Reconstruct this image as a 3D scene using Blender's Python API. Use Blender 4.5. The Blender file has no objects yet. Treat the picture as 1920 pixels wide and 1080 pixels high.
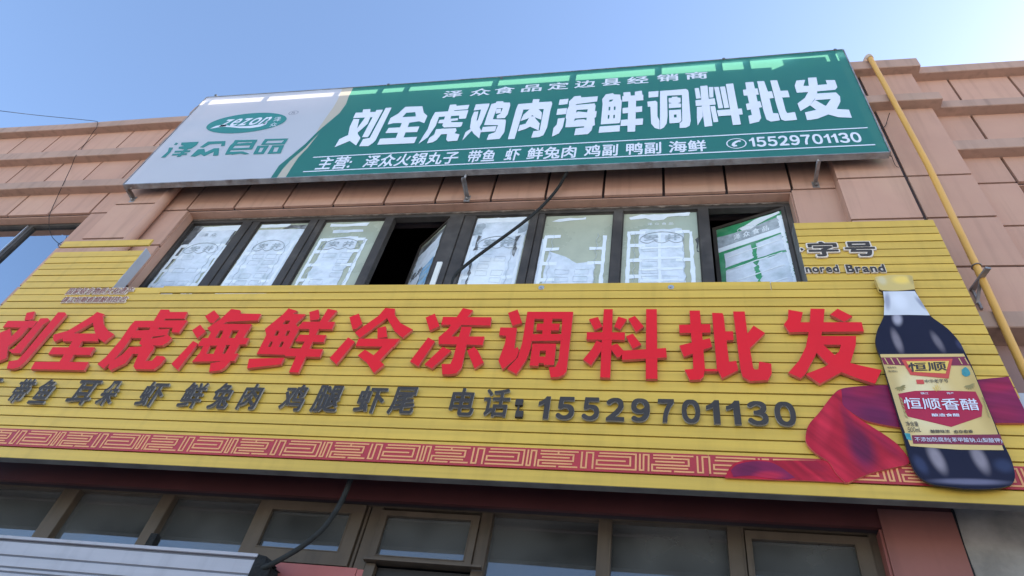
import bpy, bmesh, math, random
import numpy as np
from mathutils import Vector, Matrix
from mathutils.geometry import delaunay_2d_cdt, tessellate_polygon

random.seed(7)
S = bpy.context.scene
COL = S.collection
R = math.radians

# ------------------------------------------------------------------ camera
CH = 1.6                       # eye height
D0 = 3.85                      # metres from the eye to the wall face (y = 0)
yaw, pitch, roll = -0.30389787, 0.83316538, 0.22010806
FPX = 1349.45                  # focal length in pixels of a 1920 wide picture
fw = Vector((math.sin(yaw)*math.cos(pitch), math.cos(yaw)*math.cos(pitch), math.sin(pitch)))
r0 = Vector((math.cos(yaw), -math.sin(yaw), 0))
u0 = r0.cross(fw)
cr = r0*math.cos(roll) + u0*math.sin(roll)
cu = u0*math.cos(roll) - r0*math.sin(roll)
cam = bpy.data.cameras.new('camera')
cam.sensor_width = 36
cam.lens = FPX/1920*36
cam.clip_end = 2000
camo = bpy.data.objects.new('camera', cam)
COL.objects.link(camo)
mw = Matrix((cr, cu, -fw)).transposed().to_4x4()
mw.translation = Vector((0, -D0, CH))
camo.matrix_world = mw
S.camera = camo

# ------------------------------------------------------------------ light
SUN_EL, SUN_AZ = 33.0, 61.0    # height of the sun; turn from the facade's back normal to the right
sx, sy, sz = math.sin(R(SUN_AZ))*math.cos(R(SUN_EL)), math.cos(R(SUN_AZ))*math.cos(R(SUN_EL)), math.sin(R(SUN_EL))
W = bpy.data.worlds.new("World")
S.world = W
W.use_nodes = True
nt = W.node_tree
bg = nt.nodes['Background']
sky = nt.nodes.new('ShaderNodeTexSky')
sky.sky_type = 'NISHITA'
sky.sun_disc = False
sky.sun_elevation = R(SUN_EL)
sky.sun_rotation = R(SUN_AZ)
sky.altitude = 1300
sky.air_density = 1.0
sky.dust_density = 2.2
sky.ozone_density = 1.5
nt.links.new(sky.outputs[0], bg.inputs[0])
bg.inputs[1].default_value = 0.15
sl = bpy.data.lights.new('sun', 'SUN')
sl.energy = 4.5
sl.angle = R(0.53)
sl.color = (1.0, 0.94, 0.85)
so = bpy.data.objects.new('sun', sl)
so.rotation_euler = Vector((-sx, -sy, -sz)).to_track_quat('-Z', 'Y').to_euler()
so.location = (20, 20, 30)
COL.objects.link(so)
S.view_settings.view_transform = 'Standard'
S.view_settings.look = 'None'
S.view_settings.gamma = 1
S.view_settings.exposure = 1.55
S.cycles.max_bounces = 8
S.cycles.transparent_max_bounces = 12

# ------------------------------------------------------------------ helpers
def hit(px, py):
    d = fw + cr*((px-960)/FPX) + cu*((540-py)/FPX)
    return d.x/d.y, d.z/d.y

def at(px, py, y):             # the point of the plane y = const seen at a place of the photograph
    a, b = hit(px, py)
    return Vector((a*(y+D0), y, b*(y+D0)+CH))

def xz(px, py, y):
    p = at(px, py, y)
    return (p.x, p.z)

def tag(o, label=None, cat=None, group=None, kind=None):
    if label: o['label'] = label
    if cat: o['category'] = cat
    if group: o['group'] = group
    if kind: o['kind'] = kind
    return o

def thing(name, label, cat, loc=(0, 0, 0), group=None):
    o = bpy.data.objects.new(name, None)
    o.empty_display_size = .2
    COL.objects.link(o)
    o.location = loc
    return tag(o, label, cat, group)

def obj(name, bm, mats, parent=None, smooth=False):
    me = bpy.data.meshes.new(name)
    bmesh.ops.recalc_face_normals(bm, faces=bm.faces) if getattr(bm, '_rc', False) else None
    bm.to_mesh(me); bm.free()
    for m in (mats if isinstance(mats, (list, tuple)) else [mats]):
        me.materials.append(m)
    if smooth:
        for p in me.polygons: p.use_smooth = True
    o = bpy.data.objects.new(name, me)
    COL.objects.link(o)
    if parent:
        o.parent = parent
        base = parent
        loc = Vector((0, 0, 0))
        while base:
            loc += base.location
            base = base.parent
        o.location = -loc
    return o

def BM(): return bmesh.new()

def box(bm, x0, x1, y0, y1, z0, z1, mi=0, T=None, tone=0):
    if tone and not bm.faces.layers.float.get('tone'): bm.faces.layers.float.new('tone')
    if x1 < x0: x0, x1 = x1, x0
    if y1 < y0: y0, y1 = y1, y0
    if z1 < z0: z0, z1 = z1, z0
    c = [Vector((x, y, z)) for x in (x0, x1) for y in (y0, y1) for z in (z0, z1)]
    if T: c = [T(p) for p in c]
    v = [bm.verts.new(p) for p in c]
    out = []
    for f in ((0, 1, 3, 2), (4, 6, 7, 5), (0, 4, 5, 1), (2, 3, 7, 6), (0, 2, 6, 4), (1, 5, 7, 3)):
        q = bm.faces.new([v[i] for i in f]); q.material_index = mi; out.append(q)
    if tone:
        lay = bm.faces.layers.float.get('tone') or bm.faces.layers.float.new('tone')
        tv = random.uniform(-tone, tone)
        for q in out: q[lay] = tv

def bevel(bm, w, seg=1):
    bmesh.ops.bevel(bm, geom=list(bm.edges), offset=w, segments=seg, affect='EDGES', profile=.5)

def poly(bm, pts, y, th=0, mi=0, side=None, T=None):
    """flat outline (x, z) facing -y at depth y, th thick towards +y"""
    a = sum(pts[i][0]*pts[(i+1) % len(pts)][1]-pts[(i+1) % len(pts)][0]*pts[i][1] for i in range(len(pts)))
    if a < 0: pts = pts[::-1]
    P = [Vector((p[0], y, p[1])) for p in pts]
    Q = [Vector((p[0], y+th, p[1])) for p in pts]
    if T: P = [T(p) for p in P]; Q = [T(p) for p in Q]
    tri = tessellate_polygon([[Vector((p[0], p[1], 0)) for p in pts]])
    def cap(V, flip, m):
        for t in tri:
            a_, b_, c_ = (pts[i] for i in t)
            ar = (b_[0]-a_[0])*(c_[1]-a_[1])-(c_[0]-a_[0])*(b_[1]-a_[1])
            if abs(ar) < 1e-12: continue
            t = t if (ar > 0) != flip else t[::-1]
            try: bm.faces.new([V[i] for i in t]).material_index = m
            except ValueError: pass
    vf = [bm.verts.new(p) for p in P]
    cap(vf, False, mi)
    if th:
        vb = [bm.verts.new(p) for p in Q]
        cap(vb, True, mi if side is None else side)
        for i in range(len(pts)):
            j = (i+1) % len(pts)
            s = bm.faces.new((vf[i], vb[i], vb[j], vf[j])); s.material_index = mi if side is None else side

def tube(bm, pts, rad, n=10, mi=0, caps=True):
    pts = [Vector(p) for p in pts]
    rads = rad if isinstance(rad, (list, tuple)) else [rad]*len(pts)
    rings = []
    t0 = (pts[1]-pts[0]).normalized()
    nrm = t0.orthogonal().normalized()
    for i, p in enumerate(pts):
        t = (pts[min(i+1, len(pts)-1)]-pts[max(i-1, 0)]).normalized()
        nrm = (nrm - t*nrm.dot(t)).normalized()
        b = t.cross(nrm)
        rings.append([bm.verts.new(p+(nrm*math.cos(2*math.pi*k/n)+b*math.sin(2*math.pi*k/n))*rads[i]) for k in range(n)])
    for a, b in zip(rings, rings[1:]):
        for k in range(n):
            f = bm.faces.new((a[k], a[(k+1) % n], b[(k+1) % n], b[k])); f.material_index = mi; f.smooth = True
    if caps:
        bm.faces.new(rings[0][::-1]).material_index = mi
        bm.faces.new(rings[-1]).material_index = mi

def smooth_path(pts, k=6):     # Catmull-Rom
    P = [Vector(p) for p in pts]
    P = [2*P[0]-P[1]] + P + [2*P[-1]-P[-2]]
    out = []
    for i in range(1, len(P)-2):
        for j in range(k):
            t = j/k
            a, b, c, d = P[i-1], P[i], P[i+1], P[i+2]
            out.append(.5*((2*b)+(c-a)*t+(2*a-5*b+4*c-d)*t*t+(3*b-a-3*c+d)*t**3))
    out.append(P[-2])
    return out

# ------------------------------------------------------------------ materials
def mat(name, rgb, rough=.6, var=.12, scale=2.5, bump=0, bscale=60, metal=0, spec=.4, streak=0, rgb2=None, mix2=0, s2=1.2, stretch=(1, 1, 1), coat=0):
    m = bpy.data.materials.new(name); m.use_nodes = True
    t = m.node_tree; L = t.links.new; N = t.nodes.new
    p = t.nodes['Principled BSDF']
    p.inputs['Roughness'].default_value = rough
    p.inputs['Metallic'].default_value = metal
    p.inputs['Specular IOR Level'].default_value = spec
    p.inputs['Coat Weight'].default_value = coat
    g = N('ShaderNodeNewGeometry')
    mp = N('ShaderNodeMapping'); mp.inputs['Scale'].default_value = stretch
    L(g.outputs['Position'], mp.inputs['Vector'])
    n = N('ShaderNodeTexNoise'); n.inputs['Scale'].default_value = scale; n.inputs['Detail'].default_value = 6
    n.inputs['Roughness'].default_value = .6
    L(mp.outputs[0], n.inputs['Vector'])
    mr = N('ShaderNodeMapRange'); mr.inputs['From Min'].default_value = .3; mr.inputs['From Max'].default_value = .7
    mr.inputs['To Min'].default_value = 1-var; mr.inputs['To Max'].default_value = 1+var
    L(n.outputs['Fac'], mr.inputs['Value'])
    base = N('ShaderNodeRGB'); base.outputs[0].default_value = (*rgb, 1)
    last = base.outputs[0]
    if rgb2:
        n2 = N('ShaderNodeTexNoise'); n2.inputs['Scale'].default_value = s2; n2.inputs['Detail'].default_value = 7
        L(mp.outputs[0], n2.inputs['Vector'])
        r2 = N('ShaderNodeMapRange'); r2.inputs['From Min'].default_value = .5; r2.inputs['From Max'].default_value = .72
        r2.inputs['To Max'].default_value = mix2
        L(n2.outputs['Fac'], r2.inputs['Value'])
        mx = N('ShaderNodeMix'); mx.data_type = 'RGBA'
        L(r2.outputs[0], mx.inputs['Factor']); L(last, mx.inputs[6]); mx.inputs[7].default_value = (*rgb2, 1)
        last = mx.outputs[2]
    vm = N('ShaderNodeVectorMath'); vm.operation = 'SCALE'
    L(last, vm.inputs[0]); L(mr.outputs[0], vm.inputs['Scale'])
    last = vm.outputs[0]
    at_ = N('ShaderNodeAttribute'); at_.attribute_name = 'tone'
    ma_ = N('ShaderNodeMath'); ma_.operation = 'ADD'; ma_.inputs[1].default_value = 1; L(at_.outputs['Fac'], ma_.inputs[0])
    v3 = N('ShaderNodeVectorMath'); v3.operation = 'SCALE'; L(last, v3.inputs[0]); L(ma_.outputs[0], v3.inputs['Scale']); last = v3.outputs[0]
    if streak:
        mp2 = N('ShaderNodeMapping'); mp2.inputs['Scale'].default_value = (9, 9, .5)
        L(g.outputs['Position'], mp2.inputs['Vector'])
        n3 = N('ShaderNodeTexNoise'); n3.inputs['Scale'].default_value = 1.3; n3.inputs['Detail'].default_value = 5
        L(mp2.outputs[0], n3.inputs['Vector'])
        r3 = N('ShaderNodeMapRange'); r3.inputs['From Min'].default_value = .5; r3.inputs['From Max'].default_value = .75
        r3.inputs['To Min'].default_value = 1; r3.inputs['To Max'].default_value = 1-streak
        L(n3.outputs['Fac'], r3.inputs['Value'])
        v2 = N('ShaderNodeVectorMath'); v2.operation = 'SCALE'
        L(last, v2.inputs[0]); L(r3.outputs[0], v2.inputs['Scale'])
        last = v2.outputs[0]
    L(last, p.inputs['Base Color'])
    rr = N('ShaderNodeMapRange'); rr.inputs['To Min'].default_value = max(0, rough-.12); rr.inputs['To Max'].default_value = min(1, rough+.12)
    L(n.outputs['Fac'], rr.inputs['Value']); L(rr.outputs[0], p.inputs['Roughness'])
    if bump:
        nb = N('ShaderNodeTexNoise'); nb.inputs['Scale'].default_value = bscale; nb.inputs['Detail'].default_value = 4
        L(mp.outputs[0], nb.inputs['Vector'])
        b = N('ShaderNodeBump'); b.inputs['Strength'].default_value = bump; b.inputs['Distance'].default_value = .01
        L(nb.outputs['Fac'], b.inputs['Height']); L(b.outputs[0], p.inputs['Normal'])
    return m

def srgb(r, g, b):
    f = lambda c: ((c/255+.055)/1.055)**2.4 if c > 10 else c/255/12.92
    return f(r), f(g), f(b)

def banner(name, rgb, trans):  # backlit flex banner: matte front that lets light from behind through
    m = mat(name, rgb, rough=.5, var=.03, scale=1.5)
    t = m.node_tree; p = t.nodes['Principled BSDF']
    ge = t.nodes.new('ShaderNodeNewGeometry'); mp = t.nodes.new('ShaderNodeMapping'); mp.inputs['Scale'].default_value = (1.2, 1, .5); mp.inputs['Rotation'].default_value = (0, .5, 0)
    wn = t.nodes.new('ShaderNodeTexNoise'); wn.inputs['Scale'].default_value = 2.2; wn.inputs['Detail'].default_value = 2
    wb = t.nodes.new('ShaderNodeBump'); wb.inputs['Strength'].default_value = .35; wb.inputs['Distance'].default_value = .06
    t.links.new(ge.outputs['Position'], mp.inputs[0]); t.links.new(mp.outputs[0], wn.inputs['Vector']); t.links.new(wn.outputs['Fac'], wb.inputs['Height']); t.links.new(wb.outputs[0], p.inputs['Normal'])
    tr = t.nodes.new('ShaderNodeBsdfTranslucent'); tr.inputs[0].default_value = (*trans, 1)
    ad = t.nodes.new('ShaderNodeMixShader'); ad.inputs[0].default_value = .36
    t.links.new(p.outputs[0], ad.inputs[1]); t.links.new(tr.outputs[0], ad.inputs[2])
    t.links.new(ad.outputs[0], t.nodes['Material Output'].inputs[0])
    return m

def glass(name, tint, refl, rough=.02, dust=0):
    m = bpy.data.materials.new(name); m.use_nodes = True
    t = m.node_tree; t.nodes.remove(t.nodes['Principled BSDF'])
    N = t.nodes.new; L = t.links.new
    a = N('ShaderNodeBsdfTransparent'); a.inputs[0].default_value = (*tint, 1)
    g = N('ShaderNodeBsdfGlossy'); g.inputs['Roughness'].default_value = rough; g.inputs[0].default_value = (.9, .95, 1, 1)
    geo = N('ShaderNodeNewGeometry')
    nz = N('ShaderNodeTexNoise'); nz.inputs['Scale'].default_value = 1.1
    L(geo.outputs['Position'], nz.inputs['Vector'])
    b = N('ShaderNodeBump'); b.inputs['Strength'].default_value = .06; b.inputs['Distance'].default_value = .05
    L(nz.outputs['Fac'], b.inputs['Height']); L(b.outputs[0], g.inputs['Normal'])
    f = N('ShaderNodeFresnel'); f.inputs['IOR'].default_value = 1.55
    ma = N('ShaderNodeMath'); ma.operation = 'ADD'; ma.use_clamp = True; ma.inputs[1].default_value = refl
    L(f.outputs[0], ma.inputs[0])
    mx = N('ShaderNodeMixShader')
    L(ma.outputs[0], mx.inputs[0]); L(a.outputs[0], mx.inputs[1]); L(g.outputs[0], mx.inputs[2])
    last = mx.outputs[0]
    if dust:
        df = N('ShaderNodeBsdfDiffuse'); df.inputs[0].default_value = (.20, .20, .19, 1)
        n2 = N('ShaderNodeTexNoise'); n2.inputs['Scale'].default_value = 2.2; n2.inputs['Detail'].default_value = 6
        L(geo.outputs['Position'], n2.inputs['Vector'])
        r2 = N('ShaderNodeMapRange'); r2.inputs['From Min'].default_value = .3; r2.inputs['From Max'].default_value = .75
        r2.inputs['To Min'].default_value = dust*.5; r2.inputs['To Max'].default_value = dust*1.6
        L(n2.outputs['Fac'], r2.inputs['Value'])
        m2 = N('ShaderNodeMixShader'); L(r2.outputs[0], m2.inputs[0]); L(last, m2.inputs[1]); L(df.outputs[0], m2.inputs[2]); last = m2.outputs[0]
    L(last, t.nodes['Material Output'].inputs[0])
    return m

def printed(name, rgb, spots, rough=.4, spec=.3, noise=.08, folds=None):
    """ink of a printed picture: a base colour with soft-edged patches (x, z, half width, half height, turn, colour, strength)"""
    m = bpy.data.materials.new(name); m.use_nodes = True
    t = m.node_tree; N = t.nodes.new; L = t.links.new; p = t.nodes['Principled BSDF']
    p.inputs['Roughness'].default_value = rough; p.inputs['Specular IOR Level'].default_value = spec
    g_ = N('ShaderNodeNewGeometry')
    b_ = N('ShaderNodeRGB'); b_.outputs[0].default_value = (*rgb, 1); last = b_.outputs[0]
    nz = N('ShaderNodeTexNoise'); nz.inputs['Scale'].default_value = 7; nz.inputs['Detail'].default_value = 4; L(g_.outputs['Position'], nz.inputs['Vector'])
    for x, z, rx, rz, ang, col, k in spots:
        mp = N('ShaderNodeMapping'); mp.vector_type = 'TEXTURE'
        mp.inputs['Location'].default_value = (x, 0, z); mp.inputs['Rotation'].default_value = (0, R(ang), 0); mp.inputs['Scale'].default_value = (rx, 1e4, rz)
        L(g_.outputs['Position'], mp.inputs[0])
        gr = N('ShaderNodeTexGradient'); gr.gradient_type = 'SPHERICAL'; L(mp.outputs[0], gr.inputs[0])
        mr = N('ShaderNodeMapRange'); mr.interpolation_type = 'SMOOTHSTEP'; mr.inputs['From Max'].default_value = .75; mr.inputs['To Max'].default_value = k
        L(gr.outputs['Fac'], mr.inputs['Value'])
        mu = N('ShaderNodeMath'); mu.operation = 'MULTIPLY'; mu.use_clamp = True
        ad = N('ShaderNodeMapRange'); ad.inputs['To Min'].default_value = .85; ad.inputs['To Max'].default_value = 1.15; L(nz.outputs['Fac'], ad.inputs['Value'])
        L(mr.outputs[0], mu.inputs[0]); L(ad.outputs[0], mu.inputs[1])
        mx = N('ShaderNodeMix'); mx.data_type = 'RGBA'; L(mu.outputs[0], mx.inputs['Factor']); L(last, mx.inputs[6]); mx.inputs[7].default_value = (*col, 1)
        last = mx.outputs[2]
    if folds:                      # drawn cloth folds running one way
        ang, amt = folds
        mp = N('ShaderNodeMapping'); mp.vector_type = 'TEXTURE'; mp.inputs['Rotation'].default_value = (0, R(ang), 0); mp.inputs['Scale'].default_value = (.55, 1e3, .05)
        L(g_.outputs['Position'], mp.inputs[0])
        nf = N('ShaderNodeTexNoise'); nf.inputs['Scale'].default_value = 1; nf.inputs['Detail'].default_value = 2; nf.inputs['Distortion'].default_value = .3; L(mp.outputs[0], nf.inputs['Vector'])
        rf = N('ShaderNodeMapRange'); rf.inputs['From Min'].default_value = .3; rf.inputs['From Max'].default_value = .7; rf.inputs['To Min'].default_value = 1-amt; rf.inputs['To Max'].default_value = 1+amt; L(nf.outputs['Fac'], rf.inputs['Value'])
        vf_ = N('ShaderNodeVectorMath'); vf_.operation = 'SCALE'; L(last, vf_.inputs[0]); L(rf.outputs[0], vf_.inputs['Scale']); last = vf_.outputs[0]
    vm = N('ShaderNodeVectorMath'); vm.operation = 'SCALE'
    mr = N('ShaderNodeMapRange'); mr.inputs['To Min'].default_value = 1-noise; mr.inputs['To Max'].default_value = 1+noise; L(nz.outputs['Fac'], mr.inputs['Value'])
    L(last, vm.inputs[0]); L(mr.outputs[0], vm.inputs['Scale']); L(vm.outputs[0], p.inputs['Base Color'])
    return m

PINK = (.505, .285, .20)
M = {}
M['wall'] = mat('pink_wall_paint', PINK, .75, .08, 1.2, bump=.14, bscale=180, streak=.17, rgb2=(.48, .30, .205), mix2=.5)
M['groove'] = mat('dark_groove', (.045, .03, .03), .9, .2)
M['cornice'] = mat('cornice_paint', (.42, .262, .192), .75, .12, 1.6, bump=.14, bscale=150, streak=.25, rgb2=(.34, .225, .16), mix2=.6)
M['room'] = mat('dark_room', (.035, .033, .032), .9, .3)
M['frame_dark'] = mat('dark_window_aluminium', (.058, .05, .044), .55, .25, 5, rgb2=(.12, .105, .09), mix2=.6, s2=4, spec=.25)
M['caulk'] = mat('old_sealant', (.22, .18, .15), .9, .4, 14, bump=.5, bscale=50)
M['bronze'] = mat('bronze_aluminium', (.105, .075, .05), .55, .2, 3, metal=.25, streak=.25)
M['maroon'] = mat('maroon_lintel_paint', (.085, .02, .018), .6, .2, 2)  # the column's red, darkened: shade behind the sign put into the lintel colour
M['red_wall'] = mat('red_panel', (.26, .095, .072), .55, .12, 2, streak=.15)
M['red_trim'] = mat('red_trim', (.30, .10, .08), .5, .1)
M['concrete'] = mat('rough_concrete', (.27, .235, .20), .92, .32, 4, bump=.7, bscale=22, rgb2=(.16, .14, .12), mix2=.8, s2=2.2)
M['mauve'] = mat('mauve_wall', (.33, .2, .17), .75, .12, 1.5, streak=.15)
M['pane'] = mat('frosted_film_pane', (.42, .44, .33), .28, .12, 3, rgb2=(.36, .44, .38), mix2=.6, spec=.5)
M['film'] = mat('white_window_film', (.68, .735, .80), .42, .12, 9, bump=.5, bscale=20, rgb2=(.46, .54, .56), mix2=.7, s2=8)
M['film2'] = mat('white_frame_film', (.78, .83, .86), .4, .07, 8, bump=.25, bscale=30)
M['filmgrey'] = mat('grey_print', (.38, .43, .46), .5, .3, 20)
M['filmfaint'] = mat('faint_print', (.52, .58, .62), .5, .2, 20)
M['filmgreen'] = mat('green_print', (.05, .30, .13), .4, .25, 8, rgb2=(.25, .42, .3), mix2=.5, s2=7)
M['filmdark'] = mat('torn_dark_print', (.10, .10, .10), .6, .5, 12, rgb2=(.4, .42, .42), mix2=.8, s2=9)
M['filmblue'] = mat('blue_print', (.22, .42, .62), .4, .2, 10, rgb2=(.5, .6, .65), mix2=.7, s2=9)
M['blue_glass'] = glass('sky_blue_glass', (.05, .06, .07), .42)
M['door_glass'] = glass('shop_glass', (.30, .31, .30), .12, .03, .3)
M['silver'] = mat('silver_aluminium', (.6, .6, .6), .3, .1, metal=.8)
M['steel'] = mat('galvanised_steel', (.33, .31, .30), .5, .3, 9, metal=.5, rgb2=(.16, .09, .06), mix2=.7, s2=7)
M['trim'] = mat('dull_sign_trim', (.15, .14, .125), .65, .3, 6, spec=.2)
M['tube_dark'] = mat('sign_frame_steel', (.12, .12, .12), .6, .2, metal=.3)
M['white_b'] = banner('white_banner', (.69, .715, .79), (.98, .88, .78))
M['beige_b'] = banner('beige_banner', (.68, .62, .52), (.95, .8, .6))
M['green_b'] = banner('green_banner', (.036, .225, .20), (.36, .95, .62))
M['green_ink'] = mat('green_ink', (.03, .21, .19), .5, .05)
M['white_ink'] = mat('white_ink', (.68, .70, .78), .5, .04)
M['grey_ink'] = mat('grey_ink', (.3, .31, .36), .5, .04)
M['yellow'] = mat('yellow_slat', (.65, .415, .066), .42, .10, 2.2, stretch=(.35, 1, 9), streak=.10, spec=.35, rgb2=(.60, .39, .068), mix2=.7, s2=1.0)
M['ygroove'] = mat('slat_gap', (.05, .033, .012), .8, .2)
M['red_l'] = mat('red_acrylic', (.74, .014, .022), .5, .05, 2, spec=.2, rgb2=(.68, .02, .03), mix2=.6)
M['red_side'] = mat('red_letter_edge', (.62, .15, .12), .5, .12, 8)
M['grey_l'] = mat('charcoal_acrylic', (.06, .052, .048), .65, .15, 5, spec=.15)
M['grey_side'] = mat('letter_edge_grey', (.34, .33, .32), .6, .15, 8, spec=.2)
M['cream'] = mat('cream_outline', (.72, .62, .52), .5, .08)
M['meander'] = mat('meander_line', (.74, .33, .13), .5, .08)
M['band'] = mat('red_band', (.42, .035, .04), .45, .12, 2)
M['pipe_y'] = mat('yellow_pipe_paint', (.70, .37, .075), .42, .08, 3, streak=.08, rgb2=(.55, .32, .10), mix2=.4, s2=3)
M['pipe_elbow'] = mat('weathered_elbow', (.55, .42, .30), .5, .25, 14)
M['cable'] = mat('black_cable', (.03, .031, .03), .75, .3, 20, spec=.15)
M['shutter'] = mat('shutter_white_metal', (.40, .375, .39), .5, .10, 2, stretch=(.4, 1, 6), metal=.15, streak=.12)
M['shutter_gap'] = mat('shutter_gap', (.13, .13, .15), .6, .1)
M['foam'] = mat('black_torn_foam', (.014, .014, .014), .95, .5, 20, bump=.8, bscale=70)
M['pinkboard'] = mat('pink_red_board', (.36, .10, .085), .5, .15, 2)
M['strip_w'] = mat('white_plastic', (.75, .74, .68), .4, .08)
M['neigh'] = mat('grey_board', (.42, .42, .44), .5, .1)
M['ground'] = mat('paving', (.46, .43, .39), .9, .2, .4, bump=.3, bscale=8, rgb2=(.36, .34, .31), mix2=.8, s2=.2)

# ------------------------------------------------------------------ lettering: glyph outlines grown to a given weight
_base = {}
NG = 110
def glyph_raster(ch):
    if ch in _base: return _base[ch]
    c = bpy.data.curves.new('t', 'FONT'); c.body = ch
    o = bpy.data.objects.new('t', c); COL.objects.link(o)
    dg = bpy.context.evaluated_depsgraph_get()
    me = bpy.data.meshes.new_from_object(o.evaluated_get(dg))
    bpy.data.objects.remove(o); bpy.data.curves.remove(c)
    co = np.array([v.co[:2] for v in me.vertices])
    me.calc_loop_triangles()
    tris = [tuple(t.vertices) for t in me.loop_triangles]
    lo, hi = co.min(0), co.max(0)
    bpy.data.meshes.remove(me)
    pad = 14
    w, h = ((hi-lo)*NG).astype(int)+2*pad+2
    ss = 3
    img = np.zeros((h*ss, w*ss), bool)
    P = ((co-lo)*NG+pad)*ss
    for a, b, d in tris:
        A, B, C = P[a], P[b], P[d]
        x0, y0 = np.floor(np.minimum(np.minimum(A, B), C)).astype(int)
        x1, y1 = np.ceil(np.maximum(np.maximum(A, B), C)).astype(int)+1
        X, Y = np.meshgrid(np.arange(x0, x1)+.5, np.arange(y0, y1)+.5)
        den = (B[1]-C[1])*(A[0]-C[0])+(C[0]-B[0])*(A[1]-C[1])
        if abs(den) < 1e-9: continue
        l1 = ((B[1]-C[1])*(X-C[0])+(C[0]-B[0])*(Y-C[1]))/den
        l2 = ((C[1]-A[1])*(X-C[0])+(A[0]-C[0])*(Y-C[1]))/den
        img[y0:y1, x0:x1] |= (l1 >= -1e-6) & (l2 >= -1e-6) & (l1+l2 <= 1+1e-6)
    cov = img.reshape(h, ss, w, ss).mean((1, 3))
    _base[ch] = (cov, pad, lo, hi)
    return _base[ch]

def simplify(L, eps):
    def dp(a):
        if len(a) < 3: return a
        p, q = a[0], a[-1]
        d = q-p; n = np.hypot(*d)
        e = np.abs(d[0]*(a[:, 1]-p[1])-d[1]*(a[:, 0]-p[0]))/n if n > 1e-9 else np.hypot(*(a-p).T)
        i = int(e.argmax())
        if e[i] <= eps: return np.array([p, q])
        return np.vstack((dp(a[:i+1])[:-1], dp(a[i:])))
    k = len(L)//2
    return np.vstack((dp(L[:k+1])[:-1], dp(np.vstack((L[k:], L[:1])))[:-1]))

_gl = {}
_o = [(.52, 0), (1, 0), (1, 1), (.64, 1), (.5, .9), (.3, .81), (0, .75), (0, .58), (.52, .68)]
ONE = dict(loops=[_o], verts=_o, tris=[t for t in tessellate_polygon([[Vector((p[0], p[1], 0)) for p in _o]])], box=((.08, 0), (.42, .73)))
def glyph(ch, wx=0., wy=None, pw=3.5, eps=.35):
    """outline loops and triangles of a character, strokes grown by wx, wy (em); coordinates 0..1 across its box"""
    wy = wx if wy is None else wy
    key = (ch, wx, wy, pw)
    if key in _gl: return _gl[key]
    if ch in '0123456789' and ch != '1': return glyph(chr(ord(ch)+0xfee0), wx, wy, pw, eps)
    if ch == '1': return ONE
    cov, pad, lo, hi = glyph_raster(ch)
    rx, ry = wx*NG, wy*NG
    F = cov.copy()
    if rx > 0:
        k = int(max(rx, ry)+2)
        F = np.zeros_like(cov)
        for dy in range(-k, k+1):
            for dx in range(-k, k+1):
                d = ((abs(dx)/rx)**pw+(abs(dy)/ry)**pw)**(1/pw)
                wgt = min(1., max(0., .5+(1-d)*min(rx, ry)))      # soft edge, one pixel wide
                if wgt <= 0: continue
                sh = np.roll(np.roll(cov, dy, 0), dx, 1)
                F = np.maximum(F, sh*wgt)
    else:
        F = cov
    # light blur for smooth outlines
    F = (F*8+np.roll(F, 1, 0)+np.roll(F, -1, 0)+np.roll(F, 1, 1)+np.roll(F, -1, 1))/12
    F = F-.5
    h, w = F.shape
    segs = {}
    for y in range(h-1):
        row = F[y:y+2]
        if (row < 0).all(): continue
        for x in range(w-1):
            a, b, c, d = F[y, x], F[y, x+1], F[y+1, x+1], F[y+1, x]
            s = (a > 0)+2*(b > 0)+4*(c > 0)+8*(d > 0)
            if s in (0, 15): continue
            e = {}
            def E(k):
                if k == 0: return ('h', x, y)
                if k == 1: return ('v', x+1, y)
                if k == 2: return ('h', x, y+1)
                return ('v', x, y)
            for p, q in {1: [(3, 0)], 2: [(0, 1)], 3: [(3, 1)], 4: [(1, 2)], 5: [(3, 0), (1, 2)], 6: [(0, 2)], 7: [(3, 2)], 8: [(2, 3)], 9: [(2, 0)],
                         10: [(0, 1), (2, 3)], 11: [(2, 1)], 12: [(1, 3)], 13: [(1, 0)], 14: [(0, 3)]}[s]:
                segs[E(p)] = E(q)
    def pos(e):
        t, x, y = e
        if t == 'h':
            a, b = F[y, x], F[y, x+1]; return (x+a/(a-b), y)
        a, b = F[y, x], F[y+1, x]; return (x, y+a/(a-b))
    loops = []
    while segs:
        s = next(iter(segs)); L = []
        e = s
        while e in segs:
            L.append(pos(e)); e = segs.pop(e)
        if len(L) > 5:
            q = simplify(np.array(L), eps)
            if len(q) > 2: loops.append(q)
    allp = np.vstack(loops)
    mn, mx = allp.min(0), allp.max(0)
    verts = []; edges = []
    for L in loops:
        n = len(verts)
        verts += [Vector(p) for p in L]
        edges += [(n+i, n+(i+1) % len(L)) for i in range(len(L))]
    ov, oe, of, *_ = delaunay_2d_cdt(verts, edges, [], 0, 1e-4)
    keep = []
    for f in of:
        c = sum((ov[i] for i in f), Vector((0, 0)))/len(f)
        x, y = int(c.x), int(c.y); fx, fy = c.x-x, c.y-y
        val = (F[y, x]*(1-fx)+F[y, x+1]*fx)*(1-fy)+(F[y+1, x]*(1-fx)+F[y+1, x+1]*fx)*fy
        if val > 0: keep.append(f)
    nv = lambda p: ((p[0]-mn[0])/(mx[0]-mn[0]), (p[1]-mn[1])/(mx[1]-mn[1]))
    g = dict(loops=[[nv(p) for p in L] for L in loops], verts=[nv(p) for p in ov], tris=keep,
             box=((mn-pad)/NG+lo, (mx-pad)/NG+lo))
    _gl[key] = g
    return g

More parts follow.
